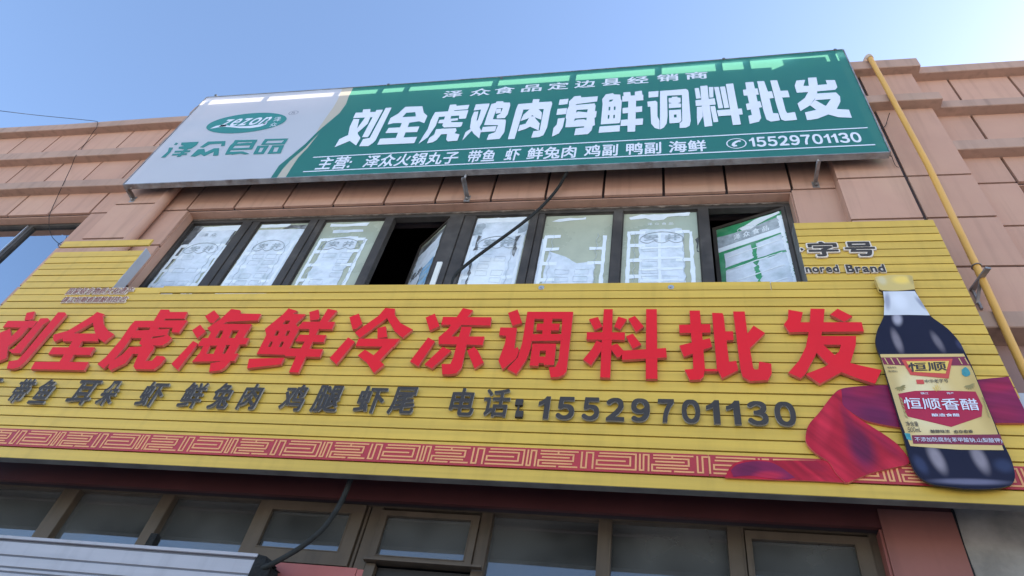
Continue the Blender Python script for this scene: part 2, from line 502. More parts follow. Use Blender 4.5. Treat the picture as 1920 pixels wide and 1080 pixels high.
def put_glyph(bm, g, F, th=0, mi=0, side=None, grow=0):
    """F maps (u, v, depth) to a point; depth 0 is the front"""
    vs = [bm.verts.new(F(u, v, 0)) for u, v in g['verts']]
    for t in g['tris']:
        a = [g['verts'][i] for i in t]
        ar = (a[1][0]-a[0][0])*(a[2][1]-a[0][1])-(a[2][0]-a[0][0])*(a[1][1]-a[0][1])
        t = t if ar > 0 else t[::-1]
        try: bm.faces.new([vs[i] for i in t]).material_index = mi
        except ValueError: pass
    if th:
        for L in g['loops']:
            A = [bm.verts.new(F(u, v, 0)) for u, v in L]
            B = [bm.verts.new(F(u, v, th)) for u, v in L]
            for i in range(len(L)):
                j = (i+1) % len(L)
                bm.faces.new((A[i], A[j], B[j], B[i])).material_index = mi if side is None else side

def boxmap(x0, x1, z0, z1, y):
    return lambda u, v, d: Vector((x0+(x1-x0)*u, y+d, z0+(z1-z0)*v))

def row_box(left, right, top, bottom, y):
    """X range from two photo points, Z range from two photo points, on the plane y"""
    return xz(*left, y)[0], xz(*right, y)[0], xz(*bottom, y)[1], xz(*top, y)[1]

def text_in(bm, s, x0, x1, z0, z1, y, wt=.02, gap=.0, th=0, mi=0, side=None, slant=0):
    """a line of text squeezed into a box; glyphs keep their own widths"""
    gl = []; x = 0
    for ch in s:
        if ch == ' ': x += .45; continue
        g = glyph(ch, wt)
        (bx0, by0), (bx1, by1) = g['box']
        cjk = ord(ch) > 0x2e80
        if cjk:
            gl.append((g, x+bx0, by0, x+bx1, by1)); x += 1.17*.86+gap
        else:
            gl.append((g, x, by0, x+bx1-bx0, by1)); x += bx1-bx0+.10+gap
    X0 = min(a[1] for a in gl); X1 = max(a[3] for a in gl); Y0 = min(a[2] for a in gl); Y1 = max(a[4] for a in gl)
    kx = (x1-x0)/(X1-X0); kz = (z1-z0)/(Y1-Y0)
    for g, a, b, c, d in gl:
        q0, q1 = x0+(a-X0)*kx, x0+(c-X0)*kx
        w0, w1 = z0+(b-Y0)*kz, z0+(d-Y0)*kz
        put_glyph(bm, g, lambda u, v, e: Vector((q0+(q1-q0)*u+slant*(w0+(w1-w0)*v-z0), y+e, w0+(w1-w0)*v)), th, mi, side)

def glyph_quad(bm, g, bl, br, tl, y, mi=0):
    B, Rr, Tt = (Vector(xz(*p, y)) for p in (bl, br, tl))
    def F(u, v, d):
        q = B+(Rr-B)*u+(Tt-B)*v
        return Vector((q.x, y+d, q.y))
    put_glyph(bm, g, F, 0, mi)

def text_quad(bm, s, bl, br, tl, y, wt=.02, gap=0, mi=0, th=0, side=None):
    """a line of text in the parallelogram of three photo points on the plane y"""
    B, Rr, Tt = (Vector(xz(*p, y)) for p in (bl, br, tl))
    tmp = BM()
    text_in(tmp, s, 0, 1, 0, 1, 0, wt, gap, 0, mi)
    vs = {}
    for v in tmp.verts:
        q = B+(Rr-B)*v.co.x+(Tt-B)*v.co.z
        vs[v] = bm.verts.new((q.x, y, q.y))
    for f in tmp.faces:
        bm.faces.new([vs[v] for v in f.verts]).material_index = f.material_index
    tmp.free()

def ell(cx, cz, a, b, n=40, rot=0):
    return [(cx+a*math.cos(t)*math.cos(rot)-b*math.sin(t)*math.sin(rot), cz+a*math.cos(t)*math.sin(rot)+b*math.sin(t)*math.cos(rot)) for t in (2*math.pi*i/n for i in range(n))]

# ------------------------------------------------------------------ setting
bm = BM(); box(bm, -400, 400, -400, 400, -.3, 0)
tag(obj('ground', bm, M['ground']), kind='structure')

# ------------------------------------------------------------------ building
RZ = lambda r: r+CH            # heights below are measured from the eye
B = thing('shop_building', 'two storey shop building with pink painted tiled facade and brown cornice ledges', 'building', (-1.5, 1.2, 0))
ZJ = 5.763                     # joint above the windows
WXL, WXR = -4.955, 1.17        # main window opening
LXR = at(111, 460, 0).x        # right side of the neighbouring window on the left
RXL = 2.985
bm = BM()
box(bm, -26, LXR, .03, .32, RZ(ZJ), RZ(7.75)); box(bm, LXR, 26, .03, .32, RZ(ZJ), RZ(7.75))
box(bm, LXR, WXL, .03, .32, RZ(4.25), RZ(ZJ)); box(bm, WXR, RXL, .03, .32, RZ(4.25), RZ(ZJ))
box(bm, -26, 26, .03, .32, RZ(2.395), RZ(4.25))
box(bm, 1.62, 26, .03, .32, 0, RZ(2.395)); box(bm, -26, -9, .03, .32, 0, RZ(2.395))
obj('wall', bm, M['groove'], B)
bm = BM()
box(bm, -26, -25.7, .33, 9, 0, RZ(7.6)); box(bm, 25.7, 26, .33, 9, 0, RZ(7.6)); box(bm, -26, 26, 9, 9.3, 0, RZ(7.6))
box(bm, -26, 26, .33, 9.3, RZ(7.3), RZ(7.7))
box(bm, -26, 26, .33, 9, RZ(3.2), RZ(3.5))
for x in (-6.2, 2.2): box(bm, x, x+.2, .33, 9, RZ(3.5), RZ(7.3)); box(bm, x, x+.2, .33, 9, 0, RZ(3.2))
box(bm, -6, 2.2, 2.6, 2.7, RZ(3.5), RZ(7.3)); box(bm, -6, 2.2, 3.0, 3.1, 0, RZ(3.2))
obj('inner_structure', bm, M['room'], B)

# cladding tiles
def tiles(bm, x0, x1, z0, z1, joints, y, skip=None, g=.0125, d=.03):
    xs = [x0]+sorted(j for j in joints if x0 < j < x1)+[x1]
    for i in range(len(xs)-1):
        a = xs[i]+(g if i else 0); b = xs[i+1]-(g if i < len(xs)-2 else 0)
        dy = random.uniform(-.0015, .0015)
        box(bm, a, b, y+dy, y+d-.002, z0, z1, tone=.055)
def JX(pts, y=0): return [at(*p, y).x for p in pts]
def ext(xs, n=60):
    p = (xs[-1]-xs[0])/(len(xs)-1)
    return [xs[0]-p*k for k in range(n, 0, -1)]+list(xs)+[xs[-1]+p*k for k in range(1, n)]
bm = BM()
g = .0125
PLL, PLR = -5.81, -5.29        # left pilaster
PRL, PRR = 1.545, 2.6175       # right pilaster
jA = ext(JX([(51, 258.5), (114, 255.7), (182.4, 250), (250, 248), (318.5, 243.7)]))
jB = ext(JX([(50, 311), (119.4, 307.6), (190.7, 305), (264, 300)]))
jC = ext(JX([(52.8, 368.7), (126.9, 366.9), (204.6, 362)]))
tiles(bm, -26, PLL, RZ(6.95), RZ(7.75), jA, 0)
tiles(bm, -26, PLL, RZ(6.2), RZ(6.95), jB, 0)
tiles(bm, -26, PLL, RZ(ZJ)+g, RZ(6.2), jC, 0)
jL = JX([(380.7, 356), (465.9, 352.6), (555.5, 348), (645.2, 346), (737.8, 341), (830, 339), (930.7, 335.6), (1030.4, 329), (1134.4, 326.3), (1243.7, 320.7), (1357, 314.8), (1473.7, 308.9)])
tiles(bm, PLR, PRL, RZ(ZJ)+g, RZ(6.42), jL, 0)
tiles(bm, PLR, PRL, RZ(6.42)+2*g, RZ(7.05), jL, 0)
tiles(bm, PLR, PRL, RZ(7.05)+2*g, RZ(7.75), jL, 0)
for z0, z1 in ((4.25, 4.53), (4.53, 5.147), (5.147, ZJ)):
    tiles(bm, LXR, PLL, RZ(z0)+g, RZ(z1)-g, [], 0)
    tiles(bm, PLR, WXL, RZ(z0)+g, RZ(z1)-g, [], 0)
    tiles(bm, WXR, PRL, RZ(z0)+g, RZ(z1)-g, [], 0)
    tiles(bm, PRR, RXL, RZ(z0)+g, RZ(z1)-g, [], 0)
jA = ext(JX([(1777.4, 150.7), (1891, 145.2)])); jB = ext(JX([(1820.7, 217.4), (1940, 212)])); jC = ext(JX([(1875.6, 293.3), (2010, 288)]))
tiles(bm, PRR, 26, RZ(6.95), RZ(7.75), jA, 0)
tiles(bm, PRR, 26, RZ(6.2), RZ(6.95), jB, 0)
tiles(bm, PRR, 26, RZ(ZJ)+g, RZ(6.2), jC, 0)
box(bm, -26, 26, 0, .028, RZ(3.0), RZ(4.25)-.001)
# returns of the window openings
for xa, xb in ((LXR-.0, -26), (RXL, 26)):
    pass
box(bm, WXL+.0005, WXL+.010, .0285, .118, RZ(4.25), RZ(ZJ)-.011); box(bm, WXR-.010, WXR-.0005, .0285, .118, RZ(4.25), RZ(ZJ)-.011)
box(bm, WXL+.0005, WXR-.0005, .0285, .118, RZ(ZJ)-.0105, RZ(ZJ)-.0005)
box(bm, LXR-.010, LXR-.0005, .0285, .118, RZ(4.25), RZ(ZJ)-.011); box(bm, -26, LXR-.0005, .0285, .118, RZ(ZJ)-.0105, RZ(ZJ)-.0005)
box(bm, RXL+.0005, RXL+.010, .0285, .118, RZ(4.25), RZ(ZJ)-.011); box(bm, RXL+.0005, 26, .0285, .118, RZ(ZJ)-.0105, RZ(ZJ)-.0005)
obj('wall_tiles', bm, M['wall'], B)

# pilasters
bm = BM()
def pil(x0, x1, joints, split=None):
    zs = [4.0]+joints+[7.75]
    for a, b in zip(zs, zs[1:]):
        for c, d in ([(x0, x1)] if not split else [(x0, split-.014), (split+.014, x1)]):
            box(bm, c, d, -.10, -.07, RZ(a)+.012, RZ(b)-.012, tone=.04)
    box(bm, x0+.012, x1-.012, -.085, .025, RZ(4.0), RZ(7.75), 1)
    box(bm, x0, x0+.011, -.0695, .025, RZ(4.0), RZ(7.75)); box(bm, x1-.011, x1, -.0695, .025, RZ(4.0), RZ(7.75))
pil(PLL, PLR, [4.526, 5.145, 5.764])
obj('pilaster', bm, [M['wall'], M['groove']], B)
bm = BM(); pil(PRL, PRR, [4.526, 5.145, 5.764], at(1698.9, 332.2, -.1).x)
obj('pilaster', bm, [M['wall'], M['groove']], B)

# cornices: straight lengths on the wall and thicker ones round the pilasters
def ledge(x0, x1, yf, yb, z0, z1, dl=0):
    bm = BM(); n = max(1, int((x1-x0)/1.9))
    box(bm, x0, x1, yf, yb, z0, z1)
    bmesh.ops.subdivide_edges(bm, edges=[e for e in bm.edges if abs(e.verts[0].co.x-e.verts[1].co.x) > .2], cuts=n*3)
    for v in bm.verts:
        v.co.z += math.sin(v.co.x*2.1+z0*7)*.004+math.sin(v.co.x*5.3+z0)*.002
        v.co.y += math.sin(v.co.x*1.7+z0*3)*.004
    bmesh.ops.bevel(bm, geom=[e for e in bm.edges if abs(e.verts[0].co.x-e.verts[1].co.x) > 1e-3 and len(e.link_faces) == 2 and e.calc_face_angle() > .8], offset=.006, segments=1, affect='EDGES')
    obj('cornice', bm, M['cornice'], B)
cz = lambda x: RZ(7.79+.013*(x+8))*0+RZ(0)
ledge(-26, PLL-.075, -.10, .3, RZ(7.655), RZ(7.80))
ledge(PLL-.075, PLR+.075, -.19, .3, RZ(7.68), RZ(7.86))
ledge(PLR+.075, PRL-.075, -.10, .3, RZ(7.72), RZ(7.985))
ledge(PRL-.075, PRR+.075, -.19, .3, RZ(7.73), RZ(7.915))
ledge(PRR+.075, 26, -.10, .3, RZ(7.735), RZ(7.885))
ledge(-26, PLL-.075, -.10, .027, RZ(6.89), RZ(7.05))
ledge(PLL-.075, PLR+.075, -.19, .027, RZ(6.91), RZ(7.08))
ledge(PRL-.075, PRR+.075, -.195, .027, RZ(6.955), RZ(7.10))
ledge(PRR+.075, 26, -.10, .027, RZ(6.955), RZ(7.09))
ledge(-26, PLL-.002, -.10, .027, RZ(6.172), RZ(6.315))
ledge(PRR+.002, 26, -.10, .027, RZ(6.175), RZ(6.335))
ledge(2.02, 26, -.19, .027, RZ(3.80), RZ(3.955))

# ground floor walls
FX = at(1636, 992, .14).x
CXL, CXR = at(1652, 985, 0).x, at(1782, 955, 0).x
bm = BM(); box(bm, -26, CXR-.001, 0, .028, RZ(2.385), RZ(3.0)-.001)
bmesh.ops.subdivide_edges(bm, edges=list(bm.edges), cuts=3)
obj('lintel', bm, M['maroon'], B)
bm = BM(); box(bm, CXL, CXR, -.006, .16, 0, RZ(2.50)); obj('column', bm, M['red_wall'], B)
bm = BM(); box(bm, CXL-.014, CXL-.001, .012, .16, 0, RZ(2.38)); obj('reveal_trim', bm, M['red_trim'], B)
bm = BM(); box(bm, CXR+.008, 4.6, -.005, .028, 0, RZ(2.9))
bmesh.ops.subdivide_edges(bm, edges=list(bm.edges), cuts=14, use_grid_fill=True)
for v in bm.verts:
    if v.co.y < .01: v.co.y += random.uniform(-.008, .006)
    if abs(v.co.x-CXR-.008) < 1e-4: v.co.x += random.uniform(0, .014)
obj('concrete_pier', bm, M['concrete'], B)
bm = BM(); box(bm, 1.62, 26, -.012, .027, RZ(2.901), RZ(3.795)); obj('spandrel', bm, M['mauve'], B)
bm = BM(); box(bm, 4.61, 26, -.012, .028, 0, RZ(2.9)); obj('spandrel', bm, M['mauve'], B)
# torn edge of the column panel
bm = BM()
pts = []
for i in range(60):
    z = RZ(2.9)*i/59
    pts.append((CXR+.010+abs(random.gauss(0, .006)), z))
poly(bm, [(CXR+.001, 0)]+pts+[(CXR+.001, RZ(2.9))], -.003, .02)
obj('panel_edge', bm, M['foam'], B)

# ------------------------------------------------------------------ shop front
SY = .10
SF = [None]
bm = BM()
Xp = lambda px, py: at(px, py, SY).x
Zp = lambda px, py: at(px, py, SY).z
ZH = RZ(.6175*(SY+D0))+.02     # top of the frame
ZT = Zp(306, 932.8)
bars = [(-9, -8.9), (Xp(113, 933.7), Xp(151.3, 924.6)), (Xp(306, 932.8), Xp(328, 937)), (Xp(490, 944), Xp(504, 946.5)), (Xp(691, 957), Xp(702, 944.5)-.004),
        (Xp(702, 944.5)+.004, Xp(718.5, 961.5)), (Xp(905, 965), Xp(926, 969)), (Xp(1123, 982), Xp(1148, 985.6)), (Xp(1362.6, 995), Xp(1394, 1000)), (FX-.05, FX)]
box(bm, -9, FX, SY-.01, SY+.06, Zp(700, 952), ZH)
for a, b in bars: box(bm, a, b, SY-.014, SY+.07, .05, Zp(700, 952)-.0005)
for a, b in bars[1:-1]:        # sealing beads standing proud along the rails
    box(bm, b-.012, b-.003, SY-.02, SY-.0145, .05, Zp(700, 952)-.002)
box(bm, -9, FX, SY-.022, SY-.011, ZH-.028, ZH-.02)
box(bm, -9, FX, SY-.018, SY-.011, Zp(700, 952)+.004, Zp(700, 952)+.011)
box(bm, bars[5][0], bars[7][0], SY-.012, SY+.06, RZ(1.80), RZ(1.86))
obj('shopfront_frame', bm, M['bronze'], B)
PG = [(-8.9, bars[1][0]), (bars[1][1], bars[2][0]), (bars[2][1], bars[3][0]), (bars[6][1], bars[7][0]), (bars[7][1], bars[8][0])]
for a, b in PG:
    bm = BM(); box(bm, a-.005, b+.005, SY+.03, SY+.036, .1, Zp(700, 952)+.01); obj('shop_pane', bm, M['door_glass'], B)
def sash(gl, gr, ol, orr, top, gt, gb, ob):
    bm = BM()
    y0, y1 = SY-.035, SY+.02
    box(bm, ol, gl, y0, y1, ob, top); box(bm, gr, orr, y0, y1, ob, top)
    box(bm, gl, gr, y0, y1, gt, top); box(bm, gl, gr, y0, y1, ob, gb)
    e = .006
    box(bm, gl, gl+e, y0-.004, y0+.02, gb, gt); box(bm, gr-e, gr, y0-.004, y0+.02, gb, gt); box(bm, gl+e, gr-e, y0-.004, y0+.02, gt-e, gt); box(bm, gl+e, gr-e, y0-.004, y0+.02, gb, gb+e)
    f = obj('transom_window', bm, M['bronze'], B)
    bm = BM(); box(bm, gl-.004, gr+.004, SY-.008, SY-.002, gb-.004, gt+.004); obj('pane', bm, M['door_glass'], f)
sash(Xp(514, 958.4), Xp(662.6, 966.3), bars[3][1]+.006, bars[4][0]-.006, Zp(700, 952)-.005, Zp(514, 958.4), Zp(639, 1041.5), Zp(600, 1063))
sash(Xp(727.8, 970.7), Xp(888, 979), bars[5][1]+.004, bars[6][0]-.004, Zp(720, 962), Zp(728, 970.7), Zp(708, 1047.4), Zp(690, 1056))
sash(Xp(1406, 1014.4), Xp(1603, 1026), bars[8][1]+.004, bars[9][0]-.004, Zp(1394, 1000), Zp(1406, 1014.4), RZ(1.2), RZ(1.13))
# pink board under the left transom and the folded edge over the dark-painted door opening
bm = BM(); box(bm, bars[3][0]-.1, Xp(676, 1058), SY-.03, SY+.02, RZ(1.0), Zp(600, 1064.5)); box(bm, Xp(676, 1058)+.004, Xp(697, 1058), SY-.028, SY+.02, RZ(1.0), Zp(600, 1064.5)-.006)
obj('transom_panel', bm, M['pinkboard'], B)
bm = BM(); box(bm, Xp(688, 1054), Xp(905, 1077), SY-.075, SY-.036, Zp(690, 1056)-.012, Zp(690, 1056)+.0)
box(bm, Xp(690, 1056), Xp(708, 1056), SY-.03, SY+.02, RZ(.9), Zp(690, 1056)-.014)
obj('door_head', bm, M['bronze'], B)
bm = BM(); box(bm, Xp(709, 1056), Xp(905, 1077), SY+.021, SY+.025, RZ(.8), Zp(690, 1056)-.013); obj('doorway', bm, M['room'], B)  # near-black sheet: the darkness of the door opening put into its colour

# ------------------------------------------------------------------ upper windows
WY = .15                       # glass plane of the main window
wx = lambda r, y=WY: r*(y+D0)
ZHd, ZSill = RZ(ZJ)+.01, RZ(4.25)
WF = None
bm = BM()
panes = [(-1.2287, -1.0788), (-1.0318, -.8862), (-.8467, -.6799), (-.6569, -.5094), (-.4427, -.3055), (-.2708, -.1054), (-.0843, .0874), (.1111, .2788)]
ZG = RZ(1.4235*(WY+D0))        # top of the glass
eds = [WXL]+[v for p in panes for v in p]+[WXR]
for i in range(0, len(eds), 2):
    a = eds[i] if i == 0 else wx(eds[i]); b = eds[i+1] if i == len(eds)-2 else wx(eds[i+1])
    if b-a < .03: b = a+.03
    w = b-a
    if w > .1:
        box(bm, a, a+w*.55, WY-.03, WY+.05, ZSill, ZG); box(bm, a+w*.55+.004, b, WY-.018, WY+.05, ZSill, ZG)
    else:
        box(bm, a, b, WY-.026, WY+.05, ZSill, ZG)
box(bm, WXL, WXR, WY-.022, WY+.05, ZG+.0005, ZHd)
box(bm, WXL, WXR, WY-.022, WY+.05, ZSill-.05, ZSill-.001)
bevel(bm, .003)
obj('window_frame', bm, M['frame_dark'], B)
bm = BM()                      # crumbling sealant along the head
up = []; n = 160
for i in range(n+1):
    x = WXL+(WXR-WXL)*i/n
    up.append((x, ZHd-.032-max(0, random.gauss(.007, .006))))
poly(bm, [(WXL, ZHd-.026), (WXR, ZHd-.026)]+up[::-1], WY-.034, .011)
obj('sealant', bm, M['caulk'], B)

def jag(pts, amp=.006, step=.03, rnd=random):
    out = []
    for i in range(len(pts)):
        a = Vector(pts[i]); b = Vector(pts[(i+1) % len(pts)])
        n = max(1, int((b-a).length/step))
        for k in range(n):
            q = a.lerp(b, k/n)
            out.append((q.x+rnd.gauss(0, amp), q.y+rnd.gauss(0, amp)))
    return out

def poster(W_, T, var, parent):
    """peeling picture film; local x = across, z = -down, y = in front of the pane"""
    rnd = random.Random(var*11+3)
    bm = BM()
    mats = [M['film'], M['film2'], M['filmgrey'], M['pane'], M['filmdark'], M['filmgreen'], M['filmblue'], M['filmfaint']]
    u = lambda a: a*W_
    P = lambda pts, off, mi, amp=.004, step=.05: poly(bm, jag([(u(a), -b) for a, b in pts], amp*.75, step, rnd), -off, .0008, mi, None, T)
    H = 1.28
    def frame(l, r, top):
        P([(l+.0, top), (l+.045, top), (l+.05, H), (l, H)], .003, 1); P([(r-.05, top+.02), (r, top+.02), (r, H), (r-.05, H)], .003, 1)
        for v0 in (top, top+.19, top+.40, top+.62, top+.83):
            if rnd.random() < .85: P([(l+.04, v0), (l+.24, v0), (l+.24, v0+.045), (l+.04, v0+.05)], .0042, 1, .003)
            if rnd.random() < .75: P([(r-.23, v0), (r-.04, v0), (r-.04, v0+.045), (r-.23, v0+.045)], .0042, 1, .003)
    def arch(cx, v, a, b, mi=2):
        pts = [(cx+a*math.cos(t), v-b*math.sin(t)) for t in (math.pi*k/24 for k in range(25))]
        tube(bm, [T(Vector((u(p[0]), -.0068, -p[1]))) for p in pts], .0032, 5, mi)
        pts = [(cx-a+2*a*k/24, v+.01+.035*abs(math.sin(k/24*math.pi*3))) for k in range(25)]
        tube(bm, [T(Vector((u(p[0]), -.0068, -p[1]))) for p in pts], .0026, 5, mi)
    def chars(s, c0, c1, v0, v1, mi=2, off=.0066, wt=.03):
        tmp = BM(); text_in(tmp, s, u(c0), u(c1), -v1, -v0, -off, wt, .3, 0, mi)
        mp = {v: bm.verts.new(T(v.co)) for v in tmp.verts}
        for f in tmp.faces: bm.faces.new([mp[v] for v in f.verts]).material_index = f.material_index
        tmp.free()
    if var == 7:               # green one on the open sash
        P([(.0, .0), (1, .0), (1, H), (.0, H)], .002, 5, .002)
        P([(.0, .12), (.45, .13), (1.0, .07), (1, .24), (.5, .27), (0, .30)], .0032, 2, .004)
        P([(.35, .09), (.6, .02), (.97, .0), (.97, .03), (.7, .08), (.55, .13), (.4, .13)], .0044, 1, .005)
        tube(bm, [T(Vector((p[0], -.006, p[1]))) for p in ell(u(.45), -.11, u(.13), .035, 24)+[(u(.58), -.11)]], .003, 5, 1)
        chars('泽众食品', .25, .78, .155, .235, 1)
        P([(.0, .29), (.5, .26), (1, .24), (1, .31), (.5, .33), (0, .35)], .0045, 1, .003)
        P([(.08, .38), (.48, .36), (.5, .55), (.08, .58)], .0035, 0, .006); P([(.55, .37), (.95, .33), (.97, .56), (.55, .57)], .0035, 0, .006)
        P([(.08, .61), (.97, .59), (.99, H), (.09, H)], .0035, 0, .008)
        P([(.5, .36), (.54, .36), (.56, H), (.5, H)], .0048, 5, .012, .02)
        P([(.93, .05), (1, .05), (1, H), (.97, H)], .0052, 1, .009, .02)
        for k in range(5):
            v0 = .42+k*.17; P([(.1, v0+.03), (.9, v0-.02), (.9, v0-.005), (.1, v0+.04)], .0062, 1, .004)
    elif var == 3:             # dirty half open sash
        P([(.02, .05), (.97, .03), (.97, H), (.02, H)], .002, 4, .006)
        P([(.08, .2), (.9, .12), (.93, .5), (.05, .6)], .0035, 0, .015)
        P([(.06, .62), (.5, .58), (.52, H), (.06, H)], .0035, 0, .012)
        P([(.55, .55), (.9, .5), (.92, H), (.55, H)], .0045, 6, .008)
        for k in range(5): P([(.6, .62+k*.13), (.86, .6+k*.13), (.86, .63+k*.13), (.6, .65+k*.13)], .0058, 2, .004)
        chars('安井', .12, .5, .5, .62, 4)
    elif var == 0:
        P([(.02, .0), (.25, .02), (.12, .4), (.04, H), (0, H), (0, 0)], .0018, 4, .006)
        P([(.22, .03), (.95, .0), (.97, .1), (.2, .12)], .003, 1, .008)
        P([(.2, .1), (.9, .09), (.9, .3), (.84, H), (.1, H), (.14, .4)], .0038, 0, .008)
        P([(.8, .08), (.97, .05), (.97, .4), (.86, .3)], .0024, 4, .02)
        frame(.02, .95, .33); arch(.5, .44, .33, .13); chars('安井', .27, .73, .36, .45)
        chars('泽众', .3, .6, .14, .2, 2, .0066, .01)
    elif var == 1:
        P([(.02, .01), (.6, .01), (.62, .06), (.02, .07)], .003, 1, .004); P([(.6, .03), (.97, .03), (.97, .1), (.5, .09)], .0036, 4, .01)
        P([(.02, .1), (.95, .1), (.97, H), (.02, H)], .0022, 0, .004)
        frame(.02, .92, .29); P([(.22, .29), (.72, .29), (.74, .6), (.64, H), (.2, H)], .0035, 0, .008)
        arch(.46, .42, .3, .13); chars('安井', .24, .68, .34, .43)
    elif var == 2:
        P([(.1, .03), (.4, .04), (.74, .02), (.72, .075), (.4, .08), (.1, .08)], .003, 1, .004)
        P([(.2, .14), (.7, .14), (.7, .18), (.2, .19)], .0026, 0, .006)
        frame(.05, .84, .28); P([(.2, .27), (.7, .26), (.72, H), (.16, H)], .0035, 0, .008)
        arch(.45, .42, .31, .13); chars('安井', .24, .66, .33, .42)
    elif var == 4:
        P([(.0, .03), (.98, .01), (.98, H), (.0, H)], .0018, 0, .004)
        P([(.0, .01), (.95, .0), (.85, .07), (.4, .08), (.0, .07)], .003, 1, .007)
        P([(.0, .1), (.2, .1), (.14, .26), (.0, .28)], .003, 2, .012); P([(.8, .15), (.98, .12), (.98, .25), (.84, .28)], .003, 2, .012)
        frame(.0, .97, .27); P([(.14, .6), (.75, .66), (.74, H), (.14, H)], .0035, 1, .006)
        arch(.5, .45, .36, .14); chars('安井', .25, .78, .35, .46, 2, .0066, .04)
        P([(.1, .3), (.16, .3), (.15, .5), (.1, .52)], .0056, 4, .01); P([(.8, .32), (.86, .3), (.88, .62), (.82, .6)], .0056, 4, .012)
        P([(.12, .7), (.15, .7), (.16, H), (.12, H)], .0056, 4, .008)
    elif var == 5:
        P([(.1, .09), (.2, .05), (.36, .04), (.55, .045), (.6, .03), (.61, .07), (.36, .085), (.22, .1)], .003, 1, .004)
        P([(.13, .55), (.3, .6), (.55, .74), (.8, .7), (.8, H), (.1, H)], .003, 0, .006)
        frame(.03, .93, .31)
        P([(.0, .36), (.05, .36), (.03, H), (.0, H)], .0024, 0, .003)
    elif var == 6:
        P([(.07, .06), (.25, .02), (.6, .02), (.92, .0), (.9, .05), (.6, .06), (.55, .11), (.4, .12), (.3, .08), (.1, .09)], .003, 1, .004)
        chars('泽众食品', .33, .68, .15, .19, 1, .003, .01)
        frame(.06, .93, .28); P([(.22, .26), (.8, .25), (.82, H), (.23, H)], .0035, 0, .008)
        P([(.47, .32), (.51, .32), (.51, H), (.47, H)], .0052, 1, .003)
        arch(.52, .42, .29, .12); chars('安井', .28, .76, .34, .43)
        for k in range(5): P([(.24, .52+k*.15), (.78, .51+k*.15), (.78, .54+k*.15), (.24, .55+k*.15)], .0062, 1, .005)
        P([(.95, .42), (1, .4), (1, .62), (.96, .6)], .0022, 4, .01)
    if var not in (3, 7):
        for k in range(7):         # faint printed panels
            v0 = .52+k*.10
            if var == 5 and v0 < .8: continue
            for l, r in ((.26, .46), (.53, .72)):
                if rnd.random() < .3: continue
                q = [(l, v0), (r, v0+.004), (r, v0+.07), (l, v0+.066), (l, v0)]
                tube(bm, [T(Vector((u(p[0]+rnd.gauss(0, .006)), -.0062, -p[1]-rnd.gauss(0, .003)))) for p in q], .0012, 4, 7, False)
        for sgn in (.16, .80):     # scalloped side border
            tube(bm, [T(Vector((u(sgn+.018*math.sin(q*1.9)), -.0064, -(.3+q*.045)))) for q in range(20)], .0018, 4, 7, False)
    return obj('window_film', bm, mats, parent)

SILLP = RZ(4.28)
for i, (a, b) in enumerate(panes):
    x0, x1 = wx(a), wx(b)
    Wd, Hd = x1-x0, ZG-SILLP
    if i == 3:
        h = Vector((x1, WY+.01)); dirv = Vector((-.39, .34)).normalized(); Wd = .53
    elif i == 7:
        h = Vector((x1, WY-.005)); dirv = Vector((-.61, .22)).normalized(); Wd = x1-x0-.01
    else:
        h = Vector((x1, WY+.012)); dirv = Vector((-1, 0))
    nrm = Vector((-dirv.y*-1, dirv.x)) if False else Vector((dirv.y, -dirv.x))
    if nrm.y < 0: nrm = -nrm       # nrm points into the room
    def T(p, h=h, d=dirv, n=nrm, w=Wd, z=ZG):
        q = h+d*(w-p.x)+n*p.y
        return Vector((q.x, q.y, z+p.z))
    bm = BM()
    e = .034 if i in (3, 7) else .010
    yo = (-.016, .024) if i in (3, 7) else (-.010, .016)
    zb = -(ZG-SILLP)
    box(bm, 0, e, *yo, zb, 0, 0, T); box(bm, Wd-e, Wd, *yo, zb, 0, 0, T); box(bm, e, Wd-e, *yo, -e, 0, 0, T); box(bm, e, Wd-e, *yo, zb, zb+e, 0, T)
    wdw = obj('window', bm, M['frame_dark'], B)
    bm = BM(); box(bm, e-.002, Wd-e+.002, 0, .005, zb+e, -e+.002, 0, T); obj('pane', bm, M['pane'], wdw)
    T2 = lambda p, T=T, e=e: T(Vector((p.x+e, p.y, p.z-e)))
    pf = poster(Wd-2*e, T2, i, wdw)

# neighbouring windows
def side_window(x0, x1, mull, thin):
    bm = BM(); y = .15
    box(bm, x0, x1, y-.03, y+.04, RZ(ZJ)-.05, RZ(ZJ)+.01); box(bm, x0, x1, y-.03, y+.04, ZSill, ZSill+.05)
    for m in mull: box(bm, m-.03, m+.03, y-.03, y+.04, ZSill+.0505, RZ(ZJ)-.0505)
    f = obj('window', bm, M['frame_dark'], B)
    if thin:
        for m in mull[4:-1]:
            bm = BM(); box(bm, m-.034, m-.02, y-.045, y-.0305, ZSill+.05, RZ(ZJ)-.05); obj('mullion_strip', bm, M['silver'], f)
    ms = sorted(mull)
    for a, b in zip(ms, ms[1:]):
        bm = BM(); box(bm, a+.028, b-.028, y, y+.006, ZSill+.045, RZ(ZJ)-.045); obj('pane', bm, M['blue_glass'], f)
m1 = at(64.8, 424.4, .15).x
side_window(-20, LXR, [-20, -17, -14, m1-5, m1-3.4, m1-1.7, m1, LXR-.03], True)
side_window(RXL, 14, [RXL+.03, 4.6, 6.2, 7.8, 9.4, 11, 14], False)
